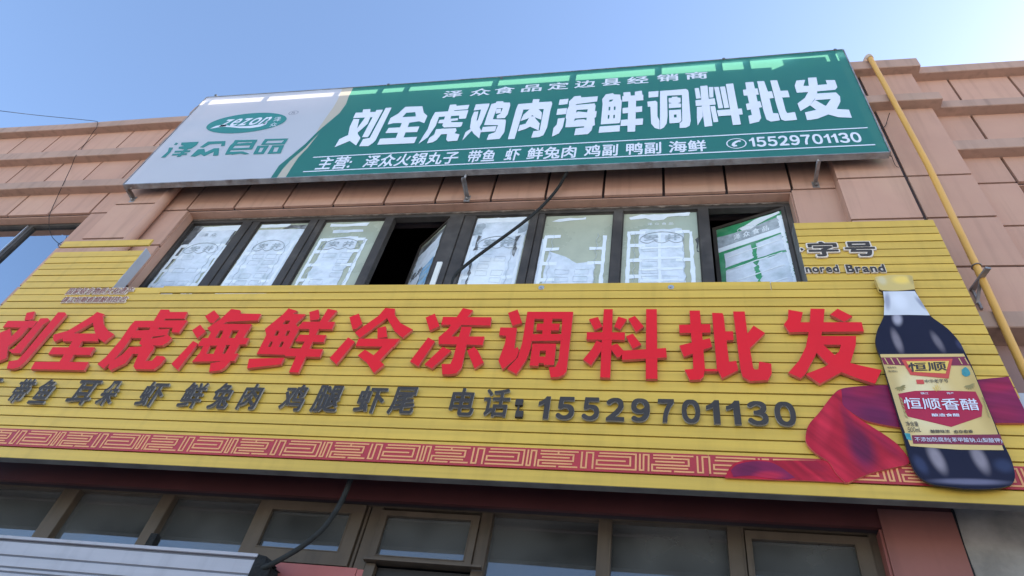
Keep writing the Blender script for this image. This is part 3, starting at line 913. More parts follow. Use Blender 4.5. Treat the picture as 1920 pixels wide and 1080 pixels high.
# outlines of the sign lettering: strokes as polygons, in the photograph's own plane of each sign
RED = {
'刘': (0, 560, [[(360, 190), (468, 170), (440, 265), (395, 290), (330, 285)], [(105, 298), (505, 300), (435, 392), (38, 385)], [(300, 370), (380, 390), (265, 520), (115, 640), (60, 690), (-40, 740), (-140, 770), (-140, 700), (-20, 640), (100, 570), (160, 500)],
  [(-80, 480), (0, 458), (135, 405), (150, 500), (110, 640), (85, 800), (0, 838), (-60, 860), (-110, 760)], [(545, 265), (645, 262), (672, 292), (580, 350), (290, 715), (270, 738), (160, 735), (110, 690), (180, 680), (480, 350)],
  [(785, 183), (875, 183), (895, 210), (350, 840), (260, 920), (180, 945), (90, 940), (120, 845), (240, 825), (330, 730)]]),
'全': (0, 560, [[(1310, 178), (1270, 215), (920, 430), (720, 485), (715, 550), (740, 580), (830, 540), (1000, 465), (1260, 320), (1330, 230)], [(1310, 178), (1410, 210), (1385, 230), (1400, 350), (1460, 430), (1540, 480), (1405, 590), (1320, 530), (1280, 450), (1250, 320), (1265, 215)],
  [(830, 468), (1330, 470), (1320, 575), (850, 575)], [(985, 560), (1120, 560), (925, 870), (790, 870)], [(710, 655), (1280, 655), (1215, 760), (650, 750)], [(470, 850), (1195, 855), (1135, 965), (415, 950)]]),
'虎': (170, 560, [[(945, 145), (1060, 148), (1065, 180), (890, 435), (780, 435), (850, 300)], [(1030, 180), (1305, 178), (1265, 270), (965, 270)], [(595, 298), (1305, 292), (1190, 460), (1090, 450), (1110, 390), (560, 385)], [(595, 298), (640, 385), (460, 650), (320, 820), (170, 940), (90, 880), (200, 790), (400, 560), (530, 370)],
  [(600, 430), (1060, 408), (1030, 490), (690, 530), (550, 530)], [(690, 530), (790, 420), (890, 430), (815, 540), (985, 510), (1030, 480), (1095, 530), (1040, 590), (970, 630), (690, 635), (655, 600)], [(525, 650), (860, 640), (840, 700), (780, 745), (480, 745)], [(525, 650), (660, 650), (570, 740), (470, 870), (265, 968), (235, 930), (260, 860), (420, 760)],
  [(690, 640), (860, 642), (740, 840), (830, 835), (890, 770), (980, 775), (1010, 800), (940, 890), (850, 955), (600, 950), (575, 910), (600, 850)], [(690, 615), (840, 615), (830, 660), (690, 660)]]),
'海': (310, 560, [[(660, 155), (730, 240), (650, 330), (595, 320), (535, 235)], [(470, 350), (545, 440), (430, 535), (360, 425)], [(375, 570), (440, 605), (165, 960), (80, 880)], [(890, 138), (1010, 155), (1020, 185), (800, 330), (620, 460), (565, 395), (740, 280)], [(940, 200), (1290, 205), (1245, 292), (820, 312)],
  [(680, 340), (790, 345), (600, 640), (545, 755), (430, 790)], [(640, 340), (1165, 340), (1125, 425), (620, 430)], [(1010, 400), (1130, 400), (1060, 520), (930, 740), (870, 850), (800, 930), (740, 965), (590, 985), (610, 870), (740, 850)], [(500, 530), (1130, 530), (1085, 615), (440, 640), (450, 600)], [(450, 745), (985, 740), (930, 840), (360, 850)], [(790, 420), (900, 420), (770, 745), (650, 745)]]),
'鲜': (450, 560, [([(655, 130), (775, 165), (710, 205), (885, 210), (750, 345), (800, 400), (665, 665), (615, 758), (225, 745), (355, 490), (335, 410), (580, 210)], [[(610, 295), (680, 295), (650, 340), (575, 345)], [(490, 430), (535, 430), (505, 500), (460, 500)], [(635, 430), (680, 430), (645, 500), (605, 500)], [(410, 578), (445, 578), (415, 650), (375, 650)], [(555, 578), (595, 578), (560, 655), (520, 650)]]),
  [(120, 810), (600, 795), (550, 885), (95, 938)], [(935, 180), (1060, 145), (1075, 250), (1050, 280), (945, 295)], [(1185, 135), (1310, 160), (1180, 315), (1075, 315)], [(850, 310), (1280, 312), (1240, 412), (760, 405)], [(800, 485), (1165, 490), (1125, 585), (745, 575)], [(650, 670), (1120, 680), (1075, 785), (605, 775)], [(950, 315), (1085, 315), (1060, 410), (785, 998), (660, 990), (760, 770), (930, 480)]]),
'冷': (600, 560, [[(395, 250), (525, 200), (570, 330), (500, 400), (440, 415)], [(380, 522), (470, 580), (220, 885), (130, 800)], [(880, 125), (930, 130), (905, 260), (540, 530), (470, 455), (790, 230)], [(880, 125), (1010, 135), (1010, 220), (1090, 330), (1250, 415), (1115, 525), (1010, 440), (900, 255)], [(775, 395), (890, 370), (905, 515), (775, 535)],
  [(520, 538), (1080, 540), (990, 650), (480, 640)], [(1080, 540), (800, 840), (715, 770), (850, 640), (900, 590)], [(605, 685), (720, 760), (800, 830), (865, 890), (725, 1000), (630, 860), (510, 765)]]),
'冻': (750, 560, [[(345, 255), (470, 200), (535, 370), (400, 430)], [(380, 522), (470, 575), (245, 910), (135, 845)], [(580, 245), (1235, 250), (1220, 362), (555, 350)], [(850, 125), (985, 155), (830, 350), (700, 500), (640, 600), (520, 610), (520, 520), (640, 420), (770, 240)], [(530, 510), (1140, 510), (1115, 625), (520, 612)],
  [(830, 380), (965, 382), (900, 610), (830, 930), (760, 1005), (660, 1022), (570, 1020), (560, 880), (680, 880), (720, 790), (770, 600)], [(575, 650), (690, 700), (430, 940), (330, 885)], [(1000, 650), (1050, 700), (1130, 860), (1005, 940), (905, 700)]]),
'调': (890, 565, [[(450, 155), (580, 110), (640, 290), (510, 330)], [(345, 352), (570, 355), (535, 640), (580, 615), (600, 660), (560, 770), (375, 915), (320, 800), (410, 560), (425, 465), (330, 455)], [(710, 142), (815, 150), (790, 400), (750, 650), (690, 800), (560, 980), (440, 910), (580, 760), (640, 560)], [(710, 140), (1330, 140), (1320, 235), (700, 235)],
  [(1190, 150), (1330, 142), (1240, 940), (1200, 990), (1130, 1020), (1025, 1025), (1000, 890), (1090, 885), (1130, 800), (1160, 540)], [(935, 225), (1050, 225), (1025, 450), (910, 450)], [(840, 300), (1150, 300), (1135, 392), (830, 390)], [(780, 440), (1190, 440), (1180, 530), (765, 535)],
  ([(780, 570), (1100, 570), (1070, 860), (935, 855), (930, 832), (865, 832), (855, 870), (740, 865)], [[(880, 665), (962, 665), (955, 745), (872, 745)]])]),
'料': (1060, 565, [[(520, 105), (640, 105), (625, 560), (605, 1030), (470, 1025), (485, 660), (500, 400)], [(320, 240), (440, 210), (500, 340), (395, 385)], [(715, 205), (830, 240), (740, 380), (660, 340)], [(290, 415), (805, 418), (800, 520), (285, 515)], [(420, 530), (500, 560), (490, 660), (345, 860), (240, 785), (360, 640)],
  [(600, 605), (700, 568), (790, 670), (740, 745), (700, 755), (610, 640)], [(1090, 105), (1235, 105), (1245, 1045), (1085, 1045)], [(760, 665), (1360, 630), (1370, 755), (765, 790)], [(850, 235), (940, 195), (1060, 340), (955, 410)], [(820, 470), (910, 435), (1025, 580), (910, 640)]]),
'批': (1240, 570, [[(380, 88), (520, 88), (555, 450), (590, 880), (570, 980), (520, 1020), (385, 1025), (315, 885), (430, 875), (425, 670), (400, 400)], [(240, 280), (660, 270), (665, 385), (245, 390)], [(245, 560), (655, 460), (685, 575), (305, 710)], [(685, 118), (825, 122), (840, 150), (915, 780), (1010, 765), (1040, 890), (820, 1000), (750, 870)], [(850, 368), (970, 368), (975, 485), (865, 490)],
  [(970, 100), (1125, 100), (1160, 380), (1240, 860), (1260, 885), (1310, 880), (1320, 775), (1485, 805), (1490, 940), (1440, 1025), (1200, 1040), (1100, 980), (1070, 880)], [(1245, 290), (1400, 390), (1190, 600), (1130, 440)], [(590, 875), (760, 875), (760, 908), (590, 908)]]),
'发': (1440, 570, [[(275, 75), (470, 110), (440, 245), (580, 245), (560, 372), (290, 382), (215, 275), (270, 200)], [(430, 245), (1265, 245), (1295, 370), (300, 378)], [(575, 62), (765, 65), (750, 250), (720, 430), (690, 600), (640, 690), (500, 950), (440, 1000), (275, 925), (420, 760), (510, 580), (560, 330)], [(940, 62), (1140, 165), (1030, 240), (840, 140)],
  [(715, 430), (1190, 430), (1180, 550), (700, 548)], [(1000, 540), (1190, 430), (1185, 560), (1110, 800), (990, 920), (700, 1075), (510, 945), (800, 830), (900, 690), (960, 640), (985, 550)], [(700, 500), (760, 560), (890, 680), (1110, 795), (1250, 830), (1535, 890), (1445, 1075), (1200, 1000), (980, 915), (800, 800), (660, 660)]]),
}
WHITE = {
'刘': (610, 185, [[(510, 145), (610, 140), (605, 190), (500, 195)], [(410, 190), (675, 178), (640, 250), (375, 262)], [(545, 245), (610, 245), (570, 340), (440, 455), (330, 570), (125, 655), (190, 545), (310, 490), (430, 400)], [(380, 275), (460, 275), (430, 400), (440, 480), (475, 530), (415, 632), (330, 570), (310, 480), (330, 380)], [(690, 152), (780, 148), (590, 500), (570, 520), (495, 520)],
  [(815, 125), (895, 120), (680, 560), (640, 600), (580, 640), (455, 642), (510, 545), (600, 530)]]),
'全': (610, 185, [([(1080, 110), (1310, 102), (1330, 190), (1378, 232), (1335, 330), (1265, 305), (1130, 325), (920, 330), (840, 350), (880, 260), (980, 205)], [[(1095, 190), (1215, 182), (1222, 240), (1040, 250)]]), [(1040, 310), (1140, 310), (1050, 540), (940, 560)], [(855, 395), (1270, 375), (1240, 450), (810, 465)], [(740, 540), (1240, 515), (1200, 600), (700, 622)]]),
'虎': (770, 170, [[(530, 190), (615, 185), (620, 205), (795, 190), (770, 250), (590, 265), (580, 290), (500, 300)], [(330, 290), (780, 262), (745, 375), (650, 382), (655, 335), (290, 360)], [(330, 290), (385, 350), (340, 470), (230, 630), (105, 718), (170, 610), (230, 520), (270, 400)], [(390, 395), (640, 370), (635, 400), (550, 410), (545, 425), (705, 425), (685, 480), (660, 490), (450, 497), (425, 470), (440, 440), (370, 440)], [(470, 330), (550, 330), (530, 410), (445, 410)],
  [(340, 525), (450, 510), (420, 580), (350, 665), (300, 695), (220, 712), (250, 640), (320, 590)], [(340, 520), (610, 505), (620, 540), (590, 580), (390, 590)], [(500, 515), (615, 508), (595, 575), (660, 590), (630, 675), (500, 685), (480, 660), (490, 600)]]),
'鸡': (770, 170, [[(880, 185), (1065, 172), (1060, 200), (960, 440), (920, 510), (820, 545), (695, 675), (740, 560), (810, 515), (910, 390), (950, 255), (850, 268)], [(855, 285), (915, 280), (890, 400), (950, 540), (925, 645), (850, 580), (800, 500), (820, 370)],
  [(1090, 180), (1150, 165), (1160, 145), (1250, 143), (1255, 160), (1340, 160), (1345, 200), (1310, 320), (1270, 370), (1160, 375), (1165, 335), (1210, 310), (1245, 235), (1160, 240), (1140, 300), (1110, 385), (1280, 390), (1285, 420), (1265, 560), (1200, 650), (1025, 665), (1055, 590), (1140, 560), (1180, 465), (990, 465), (1040, 310)], [(1155, 250), (1220, 243), (1215, 300), (1150, 312)], [(975, 490), (1160, 477), (1138, 548), (945, 560)]]),
'肉': (930, 150, [[(300, 325), (385, 330), (365, 420), (250, 795), (160, 800), (270, 400)], [(300, 325), (490, 310), (500, 260), (590, 258), (580, 300), (750, 290), (760, 320), (740, 390), (360, 400)], [(650, 370), (750, 330), (690, 640), (640, 745), (580, 770), (475, 780), (505, 690), (590, 680), (620, 520)], [(460, 390), (560, 380), (620, 440), (610, 535), (540, 510), (490, 475), (430, 520), (330, 555), (370, 470)], [(435, 530), (460, 490), (520, 490), (540, 530), (590, 585), (575, 680), (460, 630), (400, 660), (295, 695), (320, 610), (400, 590)]]),
'海': (930, 150, [[(860, 265), (980, 252), (965, 325), (845, 338)], [(830, 390), (960, 378), (945, 460), (815, 472)], [(835, 520), (930, 510), (900, 640), (850, 720), (755, 765), (775, 650), (820, 600)], [(1060, 220), (1145, 212), (1150, 235), (1375, 220), (1365, 290), (1090, 325), (985, 400), (985, 290)],
  ([(990, 345), (1330, 315), (1345, 350), (1335, 420), (1360, 420), (1350, 500), (1330, 510), (1335, 610), (1305, 620), (1290, 680), (1240, 730), (1055, 745), (1075, 655), (1190, 640), (1190, 625), (935, 640), (950, 530), (940, 510), (960, 400)], [[(1090, 405), (1240, 395), (1230, 435), (1205, 435), (1110, 425), (1080, 440)], [(1065, 520), (1225, 508), (1220, 545), (1190, 530), (1090, 535), (1055, 555)]])]),
'鲜': (1100, 140, [([(260, 265), (355, 250), (370, 265), (455, 270), (460, 330), (475, 350), (455, 630), (440, 655), (190, 672), (215, 400), (210, 330)], [[(310, 340), (360, 335), (335, 362), (300, 365)], [(298, 435), (320, 432), (317, 482), (295, 482)], [(368, 430), (390, 430), (388, 477), (366, 477)], [(287, 545), (308, 543), (305, 592), (283, 594)], [(361, 543), (382, 542), (379, 587), (358, 589)]]), [(175, 700), (450, 680), (445, 765), (160, 785)],
  [(495, 240), (590, 232), (595, 295), (500, 300)], [(650, 230), (745, 215), (755, 290), (650, 300)], [(480, 290), (765, 272), (765, 345), (480, 365)], [(485, 450), (750, 425), (748, 500), (485, 525)], [(465, 610), (762, 590), (757, 675), (455, 695)], [(565, 290), (670, 280), (655, 768), (550, 772)]]),
'调': (1100, 140, [[(835, 230), (970, 220), (965, 300), (835, 310)], [(820, 365), (930, 352), (955, 370), (955, 560), (983, 620), (984, 738), (920, 720), (870, 660), (860, 430), (825, 435)], [(990, 220), (1090, 212), (1086, 300), (1092, 560), (1080, 660), (1040, 715), (991, 740), (990, 620)], [(990, 222), (1340, 192), (1370, 210), (1375, 270), (1088, 285)], [(1285, 215), (1345, 205), (1375, 230), (1405, 620), (1390, 690), (1340, 715), (1255, 720), (1255, 655), (1290, 625)],
  [(1150, 300), (1225, 295), (1225, 308), (1268, 312), (1268, 372), (1230, 385), (1275, 392), (1275, 442), (1110, 453), (1108, 392), (1150, 385), (1108, 375), (1106, 318), (1150, 312)], ([(1110, 480), (1272, 470), (1280, 620), (1250, 648), (1118, 658)], [[(1178, 540), (1214, 537), (1214, 577), (1178, 580)]])]),
'料': (1240, 120, [[(525, 298), (622, 290), (640, 460), (690, 835), (585, 848), (545, 560)], [(450, 328), (505, 322), (535, 462), (470, 470)], [(640, 312), (702, 310), (703, 450), (650, 455)], [(460, 490), (720, 462), (735, 548), (465, 568)], [(480, 580), (550, 575), (560, 710), (490, 830), (480, 720)], [(660, 572), (725, 565), (770, 780), (705, 788)], [(712, 312), (775, 308), (835, 595), (770, 600)], [(790, 308), (860, 302), (915, 590), (850, 597)], [(750, 625), (1085, 600), (1100, 680), (770, 705)], [(870, 270), (970, 262), (1075, 815), (965, 825)]]),
'批': (1380, 110, [[(125, 320), (235, 312), (275, 500), (340, 800), (310, 850), (185, 880), (165, 770), (215, 760), (150, 480)], [(92, 420), (290, 400), (308, 485), (105, 500)], [(132, 610), (325, 572), (352, 655), (150, 695)], [(285, 305), (380, 303), (430, 440), (500, 735), (570, 738), (594, 832), (470, 850), (410, 820), (370, 700)], [(415, 445), (485, 440), (510, 530), (435, 540)], [(462, 295), (555, 290), (600, 430), (670, 700), (690, 735), (795, 720), (825, 825), (660, 840), (610, 820), (585, 750), (540, 600)], [(595, 435), (700, 430), (725, 520), (615, 525)]]),
'发': (1380, 110, [[(815, 295), (935, 285), (910, 365), (990, 372), (985, 450), (820, 460), (792, 365)], [(815, 380), (1230, 345), (1210, 290), (1335, 288), (1368, 385), (1340, 420), (1100, 440), (822, 458)], [(970, 258), (1085, 252), (1105, 360), (1090, 500), (1000, 630), (870, 708), (830, 605), (930, 530), (990, 420)], [(1090, 470), (1350, 455), (1405, 510), (1410, 580), (1360, 680), (1230, 760), (1100, 810), (960, 832), (930, 725), (1085, 690), (1215, 635), (1280, 545), (1060, 560)], [(1060, 555), (1215, 640), (1360, 680), (1525, 688), (1565, 798), (1380, 790), (1200, 740), (1080, 690), (1000, 630)]]),
}
NAME = {
'泽': [[(160, 465), (182, 472), (165, 490), (138, 488)], [(90, 515), (132, 515), (105, 560), (52, 612), (8, 616), (78, 555)], [(215, 465), (388, 457), (366, 490), (310, 527), (230, 532), (185, 526), (190, 508), (240, 500), (210, 490)], [(150, 548), (305, 542), (298, 560), (142, 566)], [(125, 578), (272, 570), (266, 588), (118, 594)], [(250, 525), (288, 522), (202, 606), (164, 609)]],
'众': [[(398, 512), (480, 455), (656, 449), (646, 498), (608, 502), (616, 476), (500, 482), (432, 517)], [(305, 603), (380, 533), (442, 528), (452, 563), (540, 523), (592, 520), (582, 594), (528, 597), (540, 557), (440, 602), (408, 582), (350, 606)]],
'食': [[(750, 440), (976, 436), (968, 457), (735, 462)], [(700, 495), (760, 443), (795, 448), (692, 560), (722, 580), (648, 589), (662, 560)], [(755, 478), (880, 465), (942, 470), (936, 490), (698, 499)], [(700, 523), (918, 514), (912, 534), (688, 542)], [(930, 442), (972, 440), (922, 530), (884, 532)], [(690, 558), (830, 553), (892, 576), (852, 584), (800, 574), (718, 587)]],
'品': [([(1050, 430), (1284, 424), (1245, 483), (1008, 489)], [[(1078, 447), (1240, 442), (1216, 467), (1052, 473)]]), ([(975, 498), (1092, 494), (1036, 579), (930, 583)], [[(1003, 516), (1040, 514), (1012, 560), (980, 562)]]), ([(1125, 494), (1242, 490), (1206, 573), (1073, 579)], [[(1143, 513), (1190, 511), (1170, 556), (1128, 559)]])],
}
def poly_holes(bm, outer, holes, y, th=0, mi=0, side=None):
    loops = [outer]+holes
    P = [p for L in loops for p in L]
    tri = tessellate_polygon([[Vector((p[0], p[1], 0)) for p in L] for L in loops])
    V = [bm.verts.new((p[0], y, p[1])) for p in P]
    for t in tri:
        a, b, c = (P[i] for i in t)
        ar = (b[0]-a[0])*(c[1]-a[1])-(c[0]-a[0])*(b[1]-a[1])
        if abs(ar) < 1e-12: continue
        try: bm.faces.new([V[i] for i in (t if ar > 0 else t[::-1])]).material_index = mi
        except ValueError: pass
    if th:
        n = 0
        for L in loops:
            A = V[n:n+len(L)]; n += len(L)
            Bk = [bm.verts.new((p[0], y+th, p[1])) for p in L]
            for i in range(len(L)):
                j = (i+1) % len(L)
                bm.faces.new((A[i], A[j], Bk[j], Bk[i])).material_index = mi if side is None else side

def traced(ox, oy, sc, strokes, y, th=0, side=None):
    bm = BM()
    for k, s in enumerate(strokes):
        o, hs = s if isinstance(s, tuple) else (s, [])
        yy = y-.00035*k
        m = lambda L: [xz(ox+p[0]/sc, oy+p[1]/sc, yy) for p in L]
        poly_holes(bm, m(o), [m(q) for q in hs], yy, th, 0, side)
    return bm

# ------------------------------------------------------------------ green and white billboard above the windows
GY = -.25
U = thing('billboard', 'long green and white billboard with white Chinese lettering hung above the upper windows', 'sign', (-1.9, GY, RZ(5.93)))
g = GY
# one sheet, divided into white, beige and green fields
z3 = lambda x, y: xz(300+x/5.333, 180+y/5.333, g)
TL, TR, BR, BL = xz(388, 183, g), xz(1580, 93.5, g), xz(1667.5, 285, g), xz(232, 346, g)
def on_top(p): 
    t = (p[0]-TL[0])/(TR[0]-TL[0]); return (p[0], TL[1]+(TR[1]-TL[1])*t-.18*t*(1-t))
def on_bot(p):
    t = (p[0]-BL[0])/(BR[0]-BL[0]); return (p[0], BL[1]+(BR[1]-BL[1])*t)
C1 = [on_top(z3(1892, -25))]+[z3(*p) for p in ((1885, 10), (1860, 80), (1795, 170), (1700, 250), (1610, 325), (1560, 370), (1450, 480), (1300, 605), (1190, 695))]+[on_bot(z3(1100, 828))]
green = C1+[BR, TR]+[on_top((TR[0]+(C1[0][0]-TR[0])*k/10, 0)) for k in range(1, 10)]
beige = [on_top(z3(1783, -18))]+[z3(*p) for p in ((1775, 40), (1735, 110), (1670, 200), (1600, 300))]+[z3(1560, 370)]+C1[1:6][::-1]+[C1[0]]
white = [TL, BL, C1[-1]]+C1[6:-1][::-1]+beige[1:5][::-1]+[beige[0]]+[on_top((beige[0][0]+(TL[0]-beige[0][0])*k/5, 0)) for k in range(1, 5)]
bm = BM()
poly(bm, white, g, 0, 0); poly(bm, beige, g, 0, 1); poly(bm, green, g, 0, 2)
obj('banner', bm, [M['white_b'], M['beige_b'], M['green_b']], U)
bm = BM()
poly(bm, [z3(*p) for p in ((1593, 370), (1450, 522), (1300, 650), (1225, 735))]+[(on_bot(z3(1160, 830))[0], on_bot(z3(1160, 830))[1]+.004), (on_bot(z3(1245, 830))[0], on_bot(z3(1245, 830))[1]+.004)]+[z3(*p) for p in ((1300, 740), (1380, 620), (1480, 515))], g-.0015, 0, 0)
obj('stripe', bm, M['beige_b'], U)
# steel frame behind the sheet
bm = BM()
fy0, fy1 = g+.004, g+.035
def barpx(px, py, w=.02):
    x = at(px, py, g).x; t = (x-TL[0])/(TR[0]-TL[0]); zt = on_top((x, 0))[1]
    t2 = (x-BL[0])/(BR[0]-BL[0]); zb = BL[1]+(BR[1]-BL[1])*t2
    box(bm, x-w/2, x+w/2, fy0, fy1, zb+.03, zt-.025)
for p in ((507, 180), (640, 170), (722, 163), (772, 159), (937, 148), (1081, 138), (1240, 128), (1353, 118), (1405, 115), (1566, 103), (395, 190)): barpx(*p)
n = 12
for a, b, s in ((TL, TR, -1), (BL, BR, 1)):
    for i in range(n):
        p = Vector(a).lerp(Vector(b), i/n); q = Vector(a).lerp(Vector(b), (i+1)/n)
        if s < 0: p, q = Vector(on_top(p)), Vector(on_top(q))
        v = [bm.verts.new((x, y, z)) for x, z in ((p.x, p.y), (q.x, q.y)) for y in (fy0, fy1) for z in (z, z+s*.024)]
        for f in ((0, 1, 3, 2), (4, 6, 7, 5), (0, 4, 5, 1), (2, 3, 7, 6), (0, 2, 6, 4), (1, 5, 7, 3)): bm.faces.new([v[k] for k in f])
for k in (.33, .66):
    for i in range(n):
        p = Vector(TL).lerp(Vector(TR), i/n); q = Vector(BL).lerp(Vector(BR), i/n); c = p.lerp(q, k)
        p2 = Vector(TL).lerp(Vector(TR), (i+1)/n); q2 = Vector(BL).lerp(Vector(BR), (i+1)/n); c2 = p2.lerp(q2, k)
        box(bm, c.x, c2.x-.0005, fy1+.001, fy1+.03, c.y-.012, c.y+.012)
obj('frame', bm, M['tube_dark'], U)
bm = BM(); box(bm, BL[0]+.06, BR[0]-.06, fy1+.035, fy1+.038, BL[1]+.03, BL[1]+1.45); xr = at(1492, 112, g).x; box(bm, xr, BR[0]-.06, fy1+.039, fy1+.042, BL[1]+1.44, on_top((xr, 0))[1]-.03); obj('back_sheet', bm, M['tube_dark'], U)  # unseen sheets, added to stop glow on the wall and shorten the sunlit strip
bm = BM()                      # aluminium edging round the sheet
e = .006
tops = [on_top((TL[0]+(TR[0]-TL[0])*k/8, 0)) for k in range(9)]
for a, b, s in [(p_, q_, 1) for p_, q_ in zip(tops, tops[1:])]+[(BL, BR, -1)]:
    v = [bm.verts.new((x, y, z)) for x, z in ((a[0]-.0002, a[1]), (b[0]+.0002, b[1])) for y in (g-.006, g+.05) for z in (z, z+s*.012)]
    for f in ((0, 1, 3, 2), (4, 6, 7, 5), (0, 4, 5, 1), (2, 3, 7, 6), (0, 2, 6, 4), (1, 5, 7, 3)): bm.faces.new([v[k] for k in f])
for a, b, s in ((TL, BL, -1), (TR, BR, 1)):
    v = [bm.verts.new((x, y, z)) for x, z in ((a[0], a[1]), (b[0], b[1])) for y in (g-.006, g+.05) for x in (x+s*.001, x+s*.012)]
    for f in ((0, 1, 3, 2), (4, 6, 7, 5), (0, 4, 5, 1), (2, 3, 7, 6), (0, 2, 6, 4), (1, 5, 7, 3)): bm.faces.new([v[k] for k in f])
obj('edging', bm, M['steel'], U)
for px, py in ((728, 160), (940, 148), (1357, 112), (1566, 95), (404, 180)):
    p = at(px, py, g); bm = BM()
    tube(bm, [(p.x, g-.012, p.z+.012), (p.x, g+.03, p.z+.012)], .017, 8); obj('bolt', bm, M['tube_dark'], U)
# brackets back to the wall
for (px, py), dz, yw in (((241, 349), -.05, -.1), ((869, 328), -.05, 0), ((1535, 297), -.05, 0), ((1290, 310), .1, 0)):
    if dz > 0: continue
    p = at(px, py, g); bm = BM()
    z = p.z-.02
    box(bm, p.x-.018, p.x-.014, g+.02, yw-.004, z-.03, z+.01); box(bm, p.x-.0135, p.x+.018, g+.02, yw-.004, z+.0065, z+.0105)
    box(bm, p.x-.03, p.x+.03, yw-.0035, yw+.004, z-.07, z+.03)
    tube(bm, [(p.x+.004, g+.04, z+.012), (p.x+.004, g+.04, z+.10)], .012, 8)
    tube(bm, [(p.x, yw-.004, z-.04), (p.x, yw-.03, z-.04)], .012, 6)
    obj('bracket', bm, M['steel'], U)
# lettering printed on the sheet
y = g-.003
def letters(name, rows, mtl):
    bm = BM()
    for s, l, r, t, b, wt in rows:
        x0, x1, z0, z1 = row_box(l, r, t, b, y)
        text_in(bm, s, x0, x1, z0, z1, y, wt)
    return obj(name, bm, mtl, U)
c2 = lambda x, y_: (600+x/2.7, 80+y_/2.7)
c3 = lambda x, y_: (1220+x/2.7, 60+y_/2.7)
for ch, (ox, oy, st) in WHITE.items(): obj('letter', traced(ox, oy, 7.2, st, y), M['white_ink'], U)
sub = '泽众食品定边县经销商'
for k, ch in enumerate(sub):
    px = [671, 734, 797, 858, 923, 984, 1049, 1110, 1173, 1242, 1306][k] if False else [849, 901, 946, 997, 1047, 1097, 1146, 1196, 1252, 1306][k]
    cy = 176.5+(px-849)*(141.5-176.5)/(1306-849)
    p = xz(px, cy, y); w = .118 if ch != '县' else .105; hh = .062 + 0
    bm = BM(); put_glyph(bm, glyph(ch, .022), boxmap(p[0]-w, p[0]+w, p[1]-.088, p[1]+.088, y)); obj('small_letter', bm, M['white_ink'], U)
bm = BM()
for s, l, r in (('主营:', (590, 317), (664, 297)), ('泽众火锅丸子', c2(212, 628), c2(707, 563)), ('带鱼', c2(738, 605), c2(893, 555)), ('虾', c2(928, 597), c2(1018, 545)), ('鲜兔肉', c2(1043, 588), c2(1300, 535)),
                ('鸡副', c2(1335, 575), c2(1510, 515)), ('鸭副', c2(1548, 560), c2(1727, 505)), ('海鲜', c3(92, 605), c3(278, 545))):
    x0, x1 = xz(*l, y)[0], xz(*r, y)[0]
    t = ((x0+x1)/2-xz(620, 317, y)[0])/(xz(1320, 285, y)[0]-xz(620, 317, y)[0])
    z0 = xz(610, 318, y)[1]*(1-t)+xz(1290, 285, y)[1]*t
    z1 = xz(690, 291, y)[1]*(1-t)+xz(1318, 262, y)[1]*t
    bm = BM(); text_in(bm, s, x0, x1, z0, z1, y, .024)
    obj('product_words', bm, M['white_ink'], U)
bm = BM()
x0, x1, z0, z1 = row_box(c3(503, 580), c3(1068, 540), c3(1040, 507), c3(530, 582), y)
text_in(bm, '15529701130', x0, x1, z0, z1, y, .035)
obj('phone_number', bm, M['white_ink'], U)
bm = BM()                      # handset in a ring
c = xz(*c3(434, 564), y); rx = abs(xz(*c3(487, 564), y)[0]-xz(*c3(383, 564), y)[0])/2; rz = abs(xz(*c3(434, 538), y)[1]-xz(*c3(434, 590), y)[1])/2
o, i_ = ell(c[0], c[1], rx, rz, 36), ell(c[0], c[1], rx*.88, rz*.88, 36)
for k in range(36):
    k2 = (k+1) % 36
    bm.faces.new([bm.verts.new((p[0], y, p[1])) for p in (o[k], o[k2], i_[k2], i_[k])])
hs = [(.25, .62), (.5, .55), (.42, .25), (.2, .3), (-.1, .0), (-.2, -.22), (.0, -.3), (.05, -.55), (-.3, -.62), (-.5, -.35), (-.4, .1), (-.1, .45)]
poly(bm, [(c[0]+p[0]*rx, c[1]+p[1]*rz) for p in hs], y)
obj('phone_symbol', bm, M['white_ink'], U)
bm = BM()                      # ruled lines
for (a, b), (d, e_) in (((587, 295), c3(1098, 484)), ((568, 322), c3(1137, 570))):
    p, q = xz(a, b, y), xz(d, e_, y); w = .009
    poly(bm, [(p[0], p[1]-w), (q[0], q[1]-w), (q[0], q[1]+w), (p[0], p[1]+w)], y)
obj('ruled_lines', bm, M['white_ink'], U)
# oval logo and name on the white field
bm = BM()
zc = lambda x, y_: xz(300+x/5.333, 180+y_/5.333, y)
L, Rr, Tt, Bb = zc(466, 300), zc(1266, 235), zc(950, 170), zc(780, 370)
cx, cz_ = (L[0]+Rr[0])/2, (Tt[1]+Bb[1])/2
poly(bm, ell(cx, cz_, (Rr[0]-L[0])/2, (Tt[1]-Bb[1])/2, 48), y)
lg = obj('oval_logo', bm, M['green_ink'], U)
bm = BM(); y2 = y-.0015
x0, x1, z0, z1 = row_box((300+600/5.333, 180+290/5.333), (300+1090/5.333, 180+225/5.333), (300+880/5.333, 180+222/5.333), (300+850/5.333, 180+293/5.333), y2)
text_in(bm, 'zezon', x0, x1, z0, z1, y2, .018, .02, slant=.25)
sw = [(500, 328), (560, 300), (640, 288), (700, 300), (800, 305), (900, 300), (1000, 285), (1060, 265), (1090, 240), (1060, 285), (1000, 308), (900, 322), (800, 322), (700, 312), (620, 308), (540, 322)]
poly(bm, [zc(*p) for p in sw], y2)
text_quad(bm, '泽', (300+1130/5.333, 180+255/5.333), (300+1200/5.333, 180+250/5.333), (300+1150/5.333, 180+212/5.333), y2, .008)
text_quad(bm, '众', (300+1092/5.333, 180+308/5.333), (300+1160/5.333, 180+302/5.333), (300+1112/5.333, 180+268/5.333), y2, .008)
